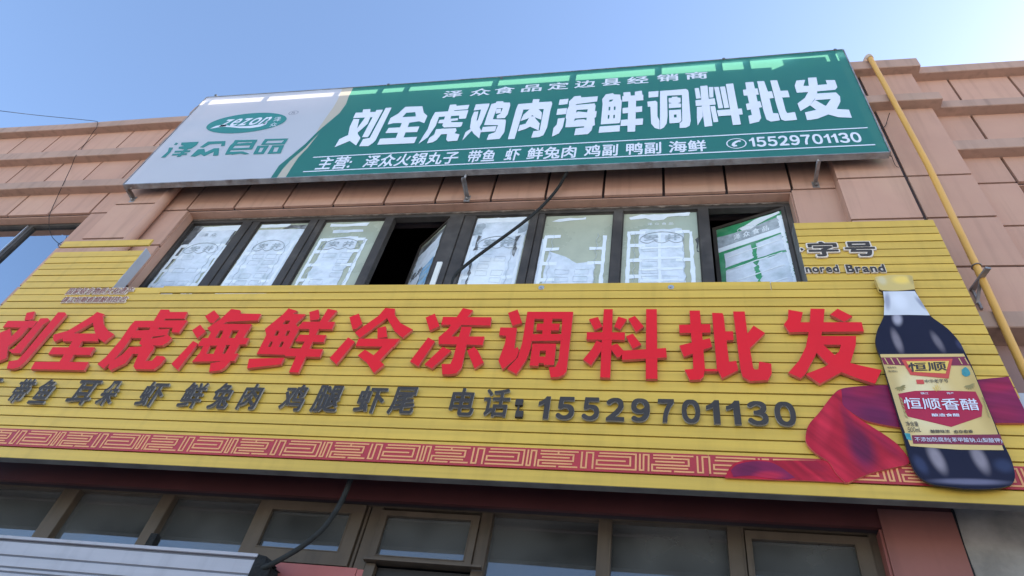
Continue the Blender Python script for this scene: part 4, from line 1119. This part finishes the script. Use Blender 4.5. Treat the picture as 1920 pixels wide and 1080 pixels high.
obj('logo_lettering', bm, M['white_ink'], lg)
for ch, st in NAME.items(): obj('logo_letter', traced(300, 180, 5.333, st, y), M['green_ink'], U)
bm = BM(); c = zc(1335, 168)
o, i_ = ell(*c, .062, .05, 28), ell(*c, .055, .044, 28)
for k in range(28):
    k2 = (k+1) % 28
    bm.faces.new([bm.verts.new((p[0], y, p[1])) for p in (o[k], o[k2], i_[k2], i_[k])])
text_in(bm, 'R', c[0]-.022, c[0]+.026, c[1]-.026, c[1]+.026, y, 0)
obj('registered_mark', bm, M['grey_ink'], U)

# ------------------------------------------------------------------ yellow slatted shop sign
YY = -.35
K = thing('shop_sign', 'wide yellow slatted shop sign with big raised red Chinese letters and a vinegar bottle', 'sign', (-1.5, YY, RZ(2.338)))
DY = D0+YY
Lx, Rx = -1.593*DY, .5725*DY
IX0, IX1 = -1.319*DY, .2915*DY
pit = .02495
seam = [.668+pit*i for i in range(29)]
bm = BM()
def slat(x0, x1, i, gx=0, lift=0):
    a, b = RZ(seam[i]*DY)+.0055, RZ(seam[i+1]*DY)-.0055
    if i == 0: a -= .0055
    n = len(bm.verts)
    dy = random.uniform(-.0015, .0015); dz = random.uniform(-.001, .001)
    box(bm, x0, x1, YY+dy, YY+.016, a+dz, b+dz, tone=.045)
    if lift:
        bm.verts.ensure_lookup_table()
        for v in list(bm.verts)[n:]:
            if v.co.x < 0 and v.co.x < (x0+x1)/2: v.co.z += lift
for i in range(2, 19):
    slat(Lx, Rx, i)
slat(Lx, Rx, 0); slat(Lx, Rx, 1)
slat(Lx, IX0+.5, 19); slat(IX1-.25, Rx, 19)
for i in range(20, 28): slat(IX1, Rx, i)
for i in range(20, 26): slat(Lx, IX0, i)
# top rail in front of the windows, bowed up at its left end
a, b = RZ(seam[19]*DY)+.004, RZ(seam[20]*DY)-.002
xm = -1.2
xs = [IX0+.5, -3.2, -2.2, xm, -.2, IX1-.255]
for p, q in zip(xs, xs[1:]):
    lf = lambda x: max(0, (xm-x)/(xm-xs[0]))*.013
    v = [bm.verts.new((x, yy, z+lf(x))) for x in (p, q) for yy in (YY-.001, YY+.012) for z in (a, b)]
    for f in ((0, 1, 3, 2), (4, 6, 7, 5), (0, 4, 5, 1), (2, 3, 7, 6), (0, 2, 6, 4), (1, 5, 7, 3)): bm.faces.new([v[k] for k in f])
# loose top slat on the left
p, q = at(113, 462, YY), at(286, 449.5, YY)
p2 = at(112, 464.5, YY)
zt = at(284, 449.5, YY).z; zb = at(280, 460, YY).z
box(bm, Lx, at(287, 450, YY).x, YY-.004, YY+.012, zb, zt)
obj('slat_panel', bm, M['yellow'], K)
bm = BM()
yb0, yb1 = YY+.0165, YY+.055
box(bm, Lx+.004, Rx-.004, yb0, yb1, RZ(seam[0]*DY)+.002, RZ(seam[19]*DY)-.006)
box(bm, Lx+.004, IX0-.004, yb0, yb1, RZ(seam[19]*DY)-.0055, RZ(seam[26]*DY)-.004)
box(bm, IX1+.004, Rx-.004, yb0, yb1, RZ(seam[19]*DY)-.0055, RZ(seam[28]*DY)-.004)
for x in (-4.0, -3.0, -1.9, -.6, .5): box(bm, x, x+.03, YY+.013, yb1, RZ(seam[19]*DY)-.0055, RZ(seam[20]*DY)-.008)
obj('backing', bm, M['ygroove'], K)
bm = BM()
box(bm, IX1-.004, IX1-.0005, YY+.001, YY+.10, RZ(seam[20]*DY), RZ(seam[28]*DY))
box(bm, Lx, Rx, YY+.004, YY+.054, RZ(seam[0]*DY)-.003, RZ(seam[0]*DY)-.0005)
obj('edge_trim', bm, M['trim'], K)
bm = BM(); box(bm, IX0-.0035, IX0+.004, YY+.001, YY+.09, RZ(seam[20]*DY), RZ(seam[26]*DY)+.03); obj('side_plate', bm, M['neigh'], K)
bm = BM()                      # arms that carry the sign
for x in (-5.2, -3.6, -1.8, .0, 1.4):
    for z in (2.75, 3.7):
        bm = BM(); box(bm, x, x+.04, YY+.056, -.0005, RZ(z), RZ(z+.04)); obj('support_arm', bm, M['steel'], K)
for px, py in ((1015, 540), (1258, 539)):
    p = at(px, py, YY); bm = BM()
    tube(bm, [(p.x, YY+.002, p.z), (p.x, YY-.006, p.z)], .022, 12); tube(bm, [(p.x, YY-.005, p.z), (p.x, YY-.016, p.z)], .011, 6)
    obj('bolt', bm, M['silver'], K)

yl = YY-.034                   # front of the raised letters
for ch, (ox, oy, st) in RED.items(): obj('letter', traced(ox, oy, 7.2, st, yl, .022, 1), [M['red_l'], M['red_side']], K)
# charcoal line below
ys = YY-.028
d7 = lambda x, y_: (x/2.7, 680+y_/2.7)
d8 = lambda x, y_: (600+x/2.7, 680+y_/2.7)
d9 = lambda x, y_: (1220+x/2.7, 680+y_/2.7)
ln = [('带', d7(20, 195), d7(186, 95)), ('鱼', d7(128, 210), d7(300, 105)), ('耳', d7(330, 190), d7(516, 98)), ('朵', d7(468, 215), d7(630, 100)), ('虾', d7(672, 215), d7(860, 108)), ('鲜', d7(884, 225), d7(1062, 110)),
      ('兔', d7(1038, 230), d7(1200, 120)), ('肉', d7(1184, 240), d7(1344, 118)), ('鸡', d7(1404, 230), d7(1572, 120)), ('腿', d7(1562, 245), d7(1750, 120)), ('虾', d8(166, 235), d8(352, 118)), ('尾', d8(334, 255), d8(506, 125)),
      ('电', d8(649, 240), d8(785, 200)), ('话', d8(812, 265), d8(972, 135))]
z1a = RZ(hit(*d8(730, 128))[1]*(ys+D0)); z0a = RZ(hit(*d8(880, 272))[1]*(ys+D0))
for ch, l, r in [('丁', None, (4, 712))]+ln:
    x1 = at(*r, ys).x; x0 = at(*l, ys).x if l else x1-.3
    bm = BM(); put_glyph(bm, glyph(ch, .023, .019, 9), boxmap(x0, x1, z0a, z1a, ys), .013, 0, 1)
    obj('letter', bm, [M['grey_l'], M['grey_side']], K)
bm = BM()
for py in (199, 258):
    p = at(*d8(1008, py), ys); box(bm, p.x-.024, p.x+.024, ys, ys+.018, p.z-.024, p.z+.024)
p, q = at(*d8(1008, 199), ys), at(*d8(1008, 258), ys); box(bm, p.x-.006, p.x+.006, ys+.004, ys+.018, q.z, p.z)
obj('letter', bm, [M['grey_l']], K)
dig = [('1', d8(1097, 275), d8(1155, 275)), ('5', d8(1190, 285), d8(1284, 265)), ('5', d8(1322, 290), d8(1411, 270)), ('2', d8(1445, 290), d8(1540, 285)), ('9', d8(1575, 240), d8(1670, 240)), ('7', d8(1710, 195), d8(1792, 195)),
       ('0', d9(158, 250), d9(251, 250)), ('1', d9(286, 315), d9(356, 315)), ('1', d9(390, 318), d9(462, 318)), ('3', d9(492, 270), d9(596, 270)), ('0', d9(630, 265), d9(736, 265))]
z1a = RZ(hit(*d8(1240, 172))[1]*(ys+D0)); z0a = RZ(hit(*d8(1240, 287))[1]*(ys+D0))
for ch, l, r in dig:
    x0, x1 = at(*l, ys).x, at(*r, ys).x
    bm = BM(); put_glyph(bm, glyph(ch, .040, .034, 5), boxmap(x0, x1, z0a, z1a, ys), .013, 0, 1)
    obj('letter', bm, [M['grey_l'], M['grey_side']], K)
# small outlined lines
def outlined(name, s, l, r, t, b, w_in, w_out, ins, outm, th=.012, yy=YY-.014):
    x0, x1, z0, z1 = row_box(l, r, t, b, yy)
    bm = BM()
    text_in(bm, s, x0, x1, z0, z1, yy, w_out, 0, th, 0)
    k = (z1-z0)*.055
    text_in(bm, s, x0+k, x1-k, z0+k, z1-k, yy-.003, w_in, w_out*0, .002, 1)
    return obj(name, bm, [outm, ins], K)
outlined('small_lettering', '国家级非物质文化遗产', (121, 552), (255, 538), (190, 539), (180, 552), .004, .07, M['red_wall'], M['cream'])
outlined('small_lettering', '镇江恒顺香醋酿制技艺', (111, 568), (242, 556), (180, 555.5), (180, 567.5), .004, .07, M['red_wall'], M['cream'])
outlined('heritage_lettering', '字', (1513, 470), (1575.5, 470), (1540, 452), (1540, 482.5), .03, .075, M['grey_l'], M['cream'])
outlined('heritage_lettering', '号', (1581, 465), (1643.5, 465), (1610, 452), (1610, 482), .03, .075, M['grey_l'], M['cream'])
outlined('heritage_lettering', 'nored', (1509, 505), (1574, 505), (1560, 496), (1540, 511.5), .03, .10, M['grey_l'], M['cream'])
outlined('heritage_lettering', 'Brand', (1585, 503), (1660.5, 503), (1640, 495), (1620, 511.5), .03, .10, M['grey_l'], M['cream'])
bm = BM()
yy = YY-.014
poly(bm, [xz(a, b, yy) for a, b in ((1499, 464), (1503, 463.5), (1509, 467), (1504, 471.5), (1500, 472))], yy, .012, 0); poly(bm, [xz(a, b, yy-.003) for a, b in ((1500.5, 465.5), (1503, 465), (1507, 467), (1503, 470))], yy-.003, .003, 1)
obj('heritage_lettering', bm, [M['cream'], M['grey_l']], K)

# red key pattern band
by = YY-.008
zt, zb = RZ(.7355*(by+D0)), RZ(.6945*(by+D0))
bm = BM(); xj = at(1329, 870, by).x
box(bm, Lx, xj-.002, by, YY-.0025, zb, zt); box(bm, xj+.002, Rx+.06, by, YY-.0025, zb, zt)
bd = obj('pattern_band', bm, M['band'], K)
bm = BM(); h = zt-zb; m0, m1 = zb+h*.13, zt-h*.13
def line(bm, xa, za, xb, zb_, w=.0052):
    box(bm, min(xa, xb)-w, max(xa, xb)+w, by-(.0025 if abs(xb-xa) > abs(zb_-za) else .0021), by-.0002, min(za, zb_)-w, max(za, zb_)+w)
UA = [(.05, 0, 1, 0), (.5, 0, .5, .2), (.05, .2, .9, .2), (.9, .2, .9, .62), (.1, .41, .78, .41), (0, .62, .9, .62), (0, .62, 0, 1), (0, 1, .45, 1), (.56, 1, 1, 1), (.12, .81, .86, .81)]
UC = [(.08, 0, 1, 0), (1, 0, 1, 1), (0, 1, 1, 1), (.05, .2, .86, .2), (.86, .2, .86, .76), (0, .76, .86, .76), (0, .48, .72, .48), (0, .48, 0, .76)]
UZ = [(0, 0, 0, 1), (0, 1, .42, 1), (.42, 0, .42, 1), (.42, 0, 1, 0), (1, 0, 1, 1)]
pA, pB = at(*d8(570, 460), by).x, at(*d8(1105, 505), by).x
per = pB-pA
x = pA-per*12
while x < Rx:
    for off, wd, Un in ((0, .345, UA), (.385, .10, UZ), (.52, .34, UC), (.895, .075, UZ)):
        for a, b, c, d in Un:
            xa, xb = x+(off+a*wd)*per, x+(off+c*wd)*per
            if min(xa, xb) < Lx+.01 or max(xa, xb) > Rx: continue
            line(bm, xa, m1+(m0-m1)*b, xb, m1+(m0-m1)*d)
    x += per
obj('key_pattern', bm, M['meander'], bd)

# ribbon cut-out, printed cloth
def spot(P, s0, s1, w, col, k):
    a, b_ = Vector(xz(*P(*s0), YY-.02)), Vector(xz(*P(*s1), YY-.02))
    d = b_-a; m_ = (a+b_)/2
    return (m_.x, m_.y, d.length/2*1.35, w*1.35, -math.degrees(math.atan2(d.y, d.x)), col, k)
DK, BR, PU = (.085, .010, .05), (.56, .022, .045), (.17, .014, .075)
M['cl1'] = printed('red_cloth_print', (.42, .012, .028), [
    spot(d9, (1020, 300), (1110, 560), .075, DK, .85), spot(d9, (1100, 330), (1290, 500), .035, (.22, .01, .04), .6), spot(d9, (960, 200), (1040, 400), .03, (.20, .01, .04), .7),
    spot(d9, (905, 190), (850, 440), .045, BR, .85), spot(d9, (870, 430), (1000, 600), .04, BR, .6), spot(d9, (1150, 540), (1300, 500), .05, BR, .7),
    spot(d9, (420, 565), (600, 510), .03, (.16, .012, .05), .8), spot(d9, (600, 520), (740, 590), .03, BR, .6), spot(d9, (760, 500), (900, 540), .035, (.24, .01, .03), .6), spot(d9, (780, 580), (960, 600), .02, BR, .5)], .42, .25, .06, (48, .28))
M['cl2'] = printed('purple_cloth_print', (.215, .014, .06), [
    spot(d9, (1000, 150), (1180, 140), .05, (.30, .014, .05), .8), spot(d9, (1040, 240), (1240, 290), .07, (.11, .012, .055), .8), spot(d9, (430, 560), (560, 520), .05, (.12, .012, .05), .7), spot(d9, (520, 570), (680, 570), .03, BR, .7),
    spot(d9, (1650, 130), (1860, 110), .05, (.32, .014, .05), .8), spot(d9, (1700, 270), (1870, 250), .07, (.30, .014, .05), .5)], .42, .25, .06, (12, .22))
ry = YY-.020
P9 = lambda pts, yy=ry: [xz(*d9(*p), yy) for p in pts]
def sm(pts, k=5):
    q = smooth_path([Vector((p[0], p[1], 0)) for p in pts], k); return [(v.x, v.y) for v in q]
bm = BM()
poly(bm, sm(P9([(920, 165), (965, 132), (1080, 117), (1210, 113), (1290, 112)]))+sm(P9([(1330, 335), (1250, 325), (1150, 308), (1070, 285), (1000, 240), (940, 200)])), ry, .015, 1, 2)
poly(bm, [xz(*p, ry) for p in ((1780, 722), (1829, 712), (1891, 706), (1908, 742), (1922, 770), (1924, 793), (1862, 793), (1780, 790))], ry, .015, 1, 2)
poly(bm, sm(P9([(375, 582), (402, 530), (440, 503), (520, 492), (600, 494), (760, 494), (900, 497)], ry+.003))+P9([(985, 607), (800, 597), (600, 592)], ry+.003), ry+.003, .009, 0, 2)
poly(bm, sm(P9([(405, 545), (440, 515), (520, 499), (600, 503), (660, 530), (732, 582)], ry+.0015))+sm(P9([(690, 592), (600, 585), (500, 572), (420, 578)], ry+.0015)), ry+.0015, 0, 1, 2)
poly(bm, sm(P9([(965, 132), (920, 165), (855, 250), (803, 310), (786, 360), (792, 410), (840, 460), (900, 500), (940, 560), (985, 606)], ry-.004))+sm(P9([(1000, 606), (1120, 557), (1230, 530), (1310, 505), (1268, 432), (1210, 382), (1130, 330), (1060, 285), (1000, 240), (972, 210), (968, 170)], ry-.004)), ry-.004, .018, 0, 2)
obj('ribbon', bm, [M['cl1'], M['cl2'], M['red_side']], K)

# vinegar bottle cut-out
qy = YY-.045
q2 = lambda x, y_: (1580+x/2.456, 500+y_/2.456)
Q = lambda pts, yy=qy: [xz(*q2(*p), yy) for p in pts]
SH = (.34, .29, .32)
bs = lambda a, b_, w, col, k: spot(q2, a, b_, w, col, k)
M['b_glass'] = printed('clear_glass_print', (.60, .60, .63), [bs((200, 130), (205, 215), .02, (.30, .30, .36), .9), bs((330, 150), (385, 215), .018, (.28, .28, .34), .9), bs((250, 130), (270, 215), .05, (.72, .72, .76), .8), bs((190, 118), (330, 116), .012, (.25, .25, .3), .8)], .35, .4)
M['b_liquid'] = printed('dark_vinegar_print', (.016, .016, .034), [
    bs((226, 300), (268, 412), .026, SH, .6), bs((405, 312), (462, 408), .024, SH, .42), bs((245, 222), (250, 285), .03, (.45, .42, .48), .85),
    bs((392, 825), (462, 965), .036, SH, .8), bs((590, 825), (656, 965), .036, SH, .75), bs((400, 1000), (760, 1008), .02, (.16, .15, .22), .9),
    bs((700, 900), (770, 960), .05, (.04, .05, .10), .8), bs((330, 880), (380, 970), .03, (.05, .06, .12), .7), bs((520, 350), (550, 400), .02, (.06, .06, .12), .6)], .5, .12, .1)
M['b_shine'] = mat('soft_shine_print', (.13, .115, .15), .35, .3, 6)
M['b_shine2'] = M['b_shine']
M['b_cap'] = printed('gold_cap_print', (.60, .44, .15), [bs((255, 55), (280, 95), .06, (.85, .58, .12), .9), bs((170, 55), (185, 100), .03, (.62, .52, .30), .9), bs((300, 50), (325, 100), .02, (.45, .33, .12), .8)])
M['b_label'] = printed('cream_gold_label', (.66, .47, .18), [bs((330, 470), (420, 830), .16, (.80, .68, .42), .7), bs((560, 420), (720, 830), .07, (.46, .31, .10), .7), bs((180, 420), (300, 810), .05, (.46, .32, .12), .6)])
M['b_maroon'] = mat('maroon_print', (.20, .02, .05), .45, .1)
M['b_red'] = mat('crimson_print', (.40, .012, .045), .45, .1)
M['b_orange'] = mat('orange_red_print', (.58, .07, .05), .45, .08)
M['b_yellow'] = mat('yellow_plaque_print', (.75, .50, .10), .45, .1)
M['b_ink'] = mat('dark_label_ink', (.05, .035, .03), .5, .1)
M['b_teal'] = mat('teal_stamp_print', (.05, .25, .27), .5, .3, 20)
M['b_olive'] = mat('olive_leaf_print', (.32, .25, .09), .5, .2, 20)
bl = [M[k] for k in ('b_glass', 'b_liquid', 'b_shine', 'b_cap', 'b_label', 'b_maroon', 'b_red', 'b_orange', 'b_yellow', 'b_ink', 'b_teal', 'b_olive', 'white_ink', 'film2', 'b_shine2')]
left = [(168, 105), (186, 116), (192, 160), (190, 222), (176, 258), (160, 292), (151, 338), (158, 380), (180, 430), (210, 540), (258, 700), (310, 890), (345, 958), (390, 992), (430, 1006)]
right = [(560, 1022), (650, 1024), (730, 1017), (780, 1000), (794, 965), (785, 915), (768, 868), (735, 800), (650, 600), (600, 470), (556, 380), (535, 342), (480, 282), (402, 224), (360, 160), (332, 105)]
Lp = sm(Q(left), 4); Rp = sm(Q(right), 4)
bm = BM()
poly(bm, Lp+Rp, qy, .014, 1, 9)
bt = obj('bottle_board', bm, bl, K)
bm = BM()
# liquid
y1_ = qy-.0012
liq = Q([(190, 226), (177, 258), (161, 293), (152, 339), (159, 381), (181, 431), (211, 540), (259, 700), (311, 889), (348, 955), (392, 988), (432, 1001), (560, 1017), (650, 1018), (728, 1012), (776, 996), (789, 964), (780, 915), (763, 868), (731, 800), (646, 600), (596, 470), (552, 382), (531, 346), (477, 287), (400, 227)], y1_)
poly(bm, liq, y1_, 0, 1)
y2_ = qy-.0024
def blob(pts, mi, yy): poly(bm, sm(Q(pts, yy), 4), yy, 0, mi)
poly(bm, Q([(186, 114), (332, 112), (362, 160), (402, 224), (300, 222), (190, 223), (192, 160)], y1_), y1_, 0, 0)
obj('liquid', bm, bl, bt)
bm = BM()
poly(bm, sm(Q([(150, 60), (155, 48), (230, 40), (312, 42), (322, 55), (331, 100), (325, 106), (250, 112), (182, 110), (166, 98)]), 3), qy-.004, .032, 3)
obj('cap', bm, bl, bt)
bm = BM()
yl1, yl2, yl3, yl4 = qy-.0026, qy-.004, qy-.0052, qy-.0064
poly(bm, Q([(172, 403), (557, 401), (600, 480), (650, 605), (700, 728), (742, 845), (540, 843), (312, 826), (262, 700), (214, 540)], yl1), yl1, 0, 4)
poly(bm, Q([(177, 418), (563, 414), (590, 455), (500, 455), (500, 430), (280, 430), (285, 455), (190, 450)], yl2), yl2, 0, 5)
poly(bm, Q([(270, 428), (506, 424), (488, 515), (312, 498)], yl3), yl3, 0, 7)
poly(bm, Q([(292, 436), (490, 434), (474, 492), (322, 484)], yl4), yl4, 0, 8)
poly(bm, Q([(255, 585), (330, 572), (432, 570), (530, 572), (612, 575), (644, 640), (640, 690), (500, 738), (300, 690), (272, 640)], yl2), yl2, 0, 6)
poly(bm, Q([(318, 776), (725, 772), (742, 822), (325, 815)], yl2), yl2, 0, 5)
poly(bm, Q([(284, 766), (310, 768), (318, 800), (296, 795)], yl2), yl2, 0, 10)
for k in range(14):            # woven corner pattern of the upper strip
    t = k/13; x = 190+t*370
    if 262 < x < 505: continue
    poly(bm, Q([(x, 420), (x+5, 420), (x+22, 449), (x+17, 449)], yl3), yl3, 0, 4)
blob([(548, 475), (566, 462), (584, 480), (586, 498), (566, 506), (550, 496)], 10, yl3)
for s in (1, -1):              # leaf sprays beside the shield
    cx0, cy0 = (265, 552) if s > 0 else (583, 545)
    for k in range(7):
        a = -.3+k*.5; dx, dy = 26*math.cos(a), 22*math.sin(a)
        blob([(cx0, cy0), (cx0+dx*.6-dy*.2, cy0+dy*.6+dx*.15), (cx0+dx, cy0+dy), (cx0+dx*.6+dy*.2, cy0+dy*.6-dx*.15)], 11, yl3)
for k in range(5): blob([(432, 575), (418+k*8, 560-6*(2-abs(k-2))), (414+k*10, 552-10*(2-abs(k-2))), (424+k*7, 562-6*(2-abs(k-2)))], 8, yl4)
for k in range(6):
    blob([(262+k*4, 600+k*16), (272+k*4, 606+k*16), (276+k*5, 618+k*16), (266+k*5, 612+k*16)], 11, yl3); blob([(640+k*5, 600+k*16), (648+k*5, 604+k*16), (654+k*5, 618+k*16), (646+k*5, 612+k*16)], 11, yl3)
poly(bm, Q([(338, 520), (372, 520), (376, 540), (342, 540)], yl3), yl3, 0, 7)
tq = lambda s, a, b, c, mi, wt=.02, yy=yl4-.0012, gap=0: text_quad(bm, s, q2(*a), q2(*b), q2(*c), yy, wt, gap, mi)
tq('恒顺', (306, 484), (482, 478), (298, 442), 9, .025)
tq('中华老字号', (380, 536), (488, 533), (376, 519), 9, .01)
tq('镇江', (360, 588), (396, 588), (358, 578), 12, .01); tq('特产', (480, 588), (512, 588), (478, 578), 12, .01)
tq('恒顺香醋', (290, 655), (634, 662), (276, 602), 12, .012)
tq('酿造食醋', (412, 690), (540, 690), (408, 676), 12, .02)
tq('净含量', (296, 735), (352, 735), (288, 712), 9, .01); tq('500mL', (302, 762), (362, 760), (298, 740), 9, .01)
tq('酸醇味浓', (406, 766), (496, 766), (402, 750), 9, .02); tq('愈存愈香', (514, 768), (602, 766), (510, 752), 9, .02)
tq('不添加防腐剂(苯甲酸钠,山梨酸钾)', (336, 808), (738, 814), (330, 784), 12, .0)
tq('酱香典型', (208, 468), (250, 468), (204, 460), 9, 0); tq('SINCE1840', (212, 485), (254, 486), (208, 476), 9, 0)
obj('label', bm, bl, bt)

# ------------------------------------------------------------------ pipes
GPY = -.23
gx = at(1640, 125, GPY).x
pts = []
zt = at(1628, 96, GPY).z-.05
y_t = GPY; rb = .12
path = [(at(1918, 690, GPY+.06).x, GPY+.06, at(1918, 690, GPY).z-1.2), (at(1918, 690, GPY+.04).x, GPY+.04, at(1918, 690, GPY+.04).z), at(1831, 500, GPY+.01), at(1740, 310, GPY), (at(1665, 170, GPY)), (gx, GPY, zt-rb)]
path = [Vector(p) for p in path]
arc = [Vector((gx, GPY+rb-rb*math.cos(a), zt-rb+rb*math.sin(a))) for a in (math.pi/2*k/7 for k in range(1, 8))]
G = thing('gas_pipe', 'yellow painted round pipe running up the right pilaster and hooked over the roof edge', 'pipe', (path[0].x, 0, path[0].z))
bm = BM(); tube(bm, path+arc[:1], .0255, 20); obj('riser', bm, M['pipe_y'], G)
bm = BM(); tube(bm, [arc[0]-Vector((0, 0, .05))]+arc+[Vector((gx, GPY+rb+.1, zt)), Vector((gx-.0, GPY+.62, zt))], .033, 16); obj('elbow', bm, M['pipe_elbow'], G)
kn, tp, bo = at(1822, 545, -.10), at(1853, 502, -.33), at(1840, 582, -.10)
pc = at(1831, 500, GPY+.01)
bm = BM()
def flat(bm, a, b, w, t=.004):
    a, b = Vector(a), Vector(b); d = (b-a).normalized(); s = d.cross(Vector((0, 0, 1)) if abs(d.z) < .9 else Vector((1, 0, 0))).normalized(); n = d.cross(s)
    v = [bm.verts.new(p+s*i*w+n*j*t) for p in (a, b) for i in (-1, 1) for j in (-1, 1)]
    for f in ((0, 1, 3, 2), (4, 6, 7, 5), (0, 4, 5, 1), (2, 3, 7, 6), (0, 2, 6, 4), (1, 5, 7, 3)): bm.faces.new([v[k] for k in f])
flat(bm, (kn.x, -.103, kn.z), tp, .018, .008); flat(bm, (kn.x+.0, -.105, kn.z), (bo.x, -.105, bo.z), .016, .007)
flat(bm, (bo.x-.01, -.11, bo.z+.06), Vector((kn.x, -.103, kn.z)).lerp(tp, .55), .010, .005)
obj('wall_bracket', bm, M['steel'], G)
bm = BM()
dirp = (at(1740, 310, GPY)-at(1831, 500, GPY+.01)).normalized()
s = dirp.orthogonal().normalized(); t = dirp.cross(s)
ring = [pc+(s*math.cos(a)+t*math.sin(a))*.031 for a in (2*math.pi*k/20 for k in range(21))]
tube(bm, ring, .005, 6); obj('clamp', bm, M['steel'], G)

bm = BM()
dx = at(288, 400, -.06).x
tube(bm, [(dx, -.062, RZ(3.6)), (dx, -.062, RZ(5.2)), (dx, -.062, RZ(6.4)), (dx, -.062, RZ(7.6))], .055, 20)
for z in (4.9, 6.6): tube(bm, [(dx, -.062, RZ(z)), (dx, -.062, RZ(z+.05))], .06, 20)
tag(obj('drain_pipe', bm, M['wall']), 'round drain pipe painted pink like the wall, left of the papered windows', 'pipe')

# ------------------------------------------------------------------ cables
bm = BM()
pp = [at(1066, 315, -.2), at(1061, 326, -.17), at(1048, 350, -.06), at(1026, 377, -.03), at(1000, 402, .0), at(960, 433, .02), at(920, 462, .05), at(880, 492, .09), at(853, 517, .13), at(845, 545, .15)]
tube(bm, smooth_path(pp, 6), .0155, 8)
tag(obj('cable', bm, M['cable']), 'black cable slanting from the green billboard down across the upper windows', 'cable')
bm = BM()
pp = [at(664, 885, -.25), at(655, 905, -.22), at(646, 928, -.2), at(630, 958, -.17), at(606, 991, -.14), at(570, 1022, -.11), at(535, 1044, -.09), at(505, 1060, -.07), at(480, 1070, -.03)]
tube(bm, smooth_path(pp, 6), .017, 8)
tag(obj('cable', bm, M['cable']), 'thick dark cable drooping below the yellow sign to the end of the shutter box', 'cable')
bm = BM()
pp = [at(-160, 190, -1.3), at(-40, 203, -.9), at(60, 215, -.5), at(140, 223, -.25), at(178, 227, -.13), at(183, 230, -.112), at(181, 240, -.112)]
a = smooth_path(pp, 5)
pp = [at(181, 240, -.112), at(176, 246, -.1), at(165, 262, -.02), at(150, 283, -.02), at(141, 294, -.115), at(134, 312, -.02), at(120, 342, -.115), at(107, 370, -.02), at(94, 400, -.02), at(92, 412, .0), at(93, 430, .05), at(99, 446, .08), at(112, 458, -.05), at(116, 460, -.32)]
tube(bm, a+smooth_path(pp, 4)[1:], .0036, 6)
tag(obj('wire', bm, M['cable']), 'thin black wire from the sky over the left cornice and down the pink wall', 'wire')
bm = BM()
pp = [at(1668, 212, -.21), at(1664, 224, -.13), at(1660, 236, -.12), at(1652, 241, -.14)]
tube(bm, smooth_path(pp, 4), .0035, 6)
pp = [at(1668, 285, -.2), at(1673, 296, -.12), at(1679, 310, -.12), at(1685, 314, -.115)]
tube(bm, smooth_path(pp, 4), .0026, 6)
tag(obj('wire', bm, M['cable']), 'short frayed wire on the right pilaster beside the billboard edge', 'wire')

# ------------------------------------------------------------------ shutter box, lower left
HY = -.06
x1 = at(480, 1052, HY).x; zT = at(0, 1004, HY).z
SB = thing('shutter_box', 'pale ribbed metal roller shutter box below the left shop windows', 'shutter', (x1-2, HY, zT-.3))
bm = BM()
Zs = [at(0, p, HY).z for p in (1011, 1040, 1062, 1071, 1100, 1125, 1150)]
prev = at(0, 1012.5, HY).z
box(bm, -9, x1, HY-.012, HY+.20, at(0, 1010, HY).z, zT)
for z in Zs[1:]:
    box(bm, -9, x1-.01, HY, HY+.02, z+.006, prev-.006); prev = z
bevel(bm, .002)
obj('slats', bm, M['shutter'], SB)
bm = BM(); box(bm, -9, x1-.012, HY+.006, HY+.19, prev, at(0, 1011, HY).z); obj('housing', bm, M['shutter_gap'], SB)
bm = BM()
rnd = random.Random(5)
prof = [(HY-.004, zT+.0), (HY+.17, zT-.01), (HY+.17, prev), (HY-.004, prev)]
pr = []
for i in range(4):
    a, b = Vector(prof[i]), Vector(prof[(i+1) % 4])
    for k in range(9): pr.append(a.lerp(b, k/9))
A = [bm.verts.new((x1-.008, p.x, p.y)) for p in pr]
Bv = [bm.verts.new((x1+.05+rnd.uniform(-.012, .02), p.x+rnd.gauss(0, .006), p.y+rnd.gauss(0, .006))) for p in pr]
C_ = [bm.verts.new((x1+.09+rnd.uniform(-.02, .025), HY+.09+(p.x-HY-.09)*.9, prev+(p.y-prev)*.93)) for p in pr]
for a, b in ((A, Bv), (Bv, C_)):
    for i in range(len(pr)):
        j = (i+1) % len(pr); bm.faces.new((a[i], a[j], b[j], b[i]))
bm.faces.new(C_)
obj('end_cap', bm, M['foam'], SB)
bm = BM(); c = at(275, 1023, .06)
box(bm, at(283, 1012, .05).x, at(296, 1012, .05).x, .02, .07, at(280, 1045, .05).z, at(290, 1004, .05).z)
tag(obj('latch_block', bm, M['foam']), 'small black block behind the top edge of the shutter box', 'block')

# ------------------------------------------------------------------ small things
bm = BM()
p, q = at(825.5, 492, -.02), at(825.5, 545, -.02)
box(bm, p.x-.026, p.x+.022, -.03, -.012, q.z-.3, p.z); bevel(bm, .003)
tag(obj('plastic_strip', bm, M['strip_w']), 'white upright plastic strip by the open dark window', 'strip')
bm = BM()
box(bm, at(1903, 738, -.35).x, 7, -.35, -.30, RZ(2.5), at(1915, 736, -.35).z); bevel(bm, .004)
tag(obj('board', bm, M['neigh']), 'grey board of the next shop at the right edge beside the yellow sign', 'sign')
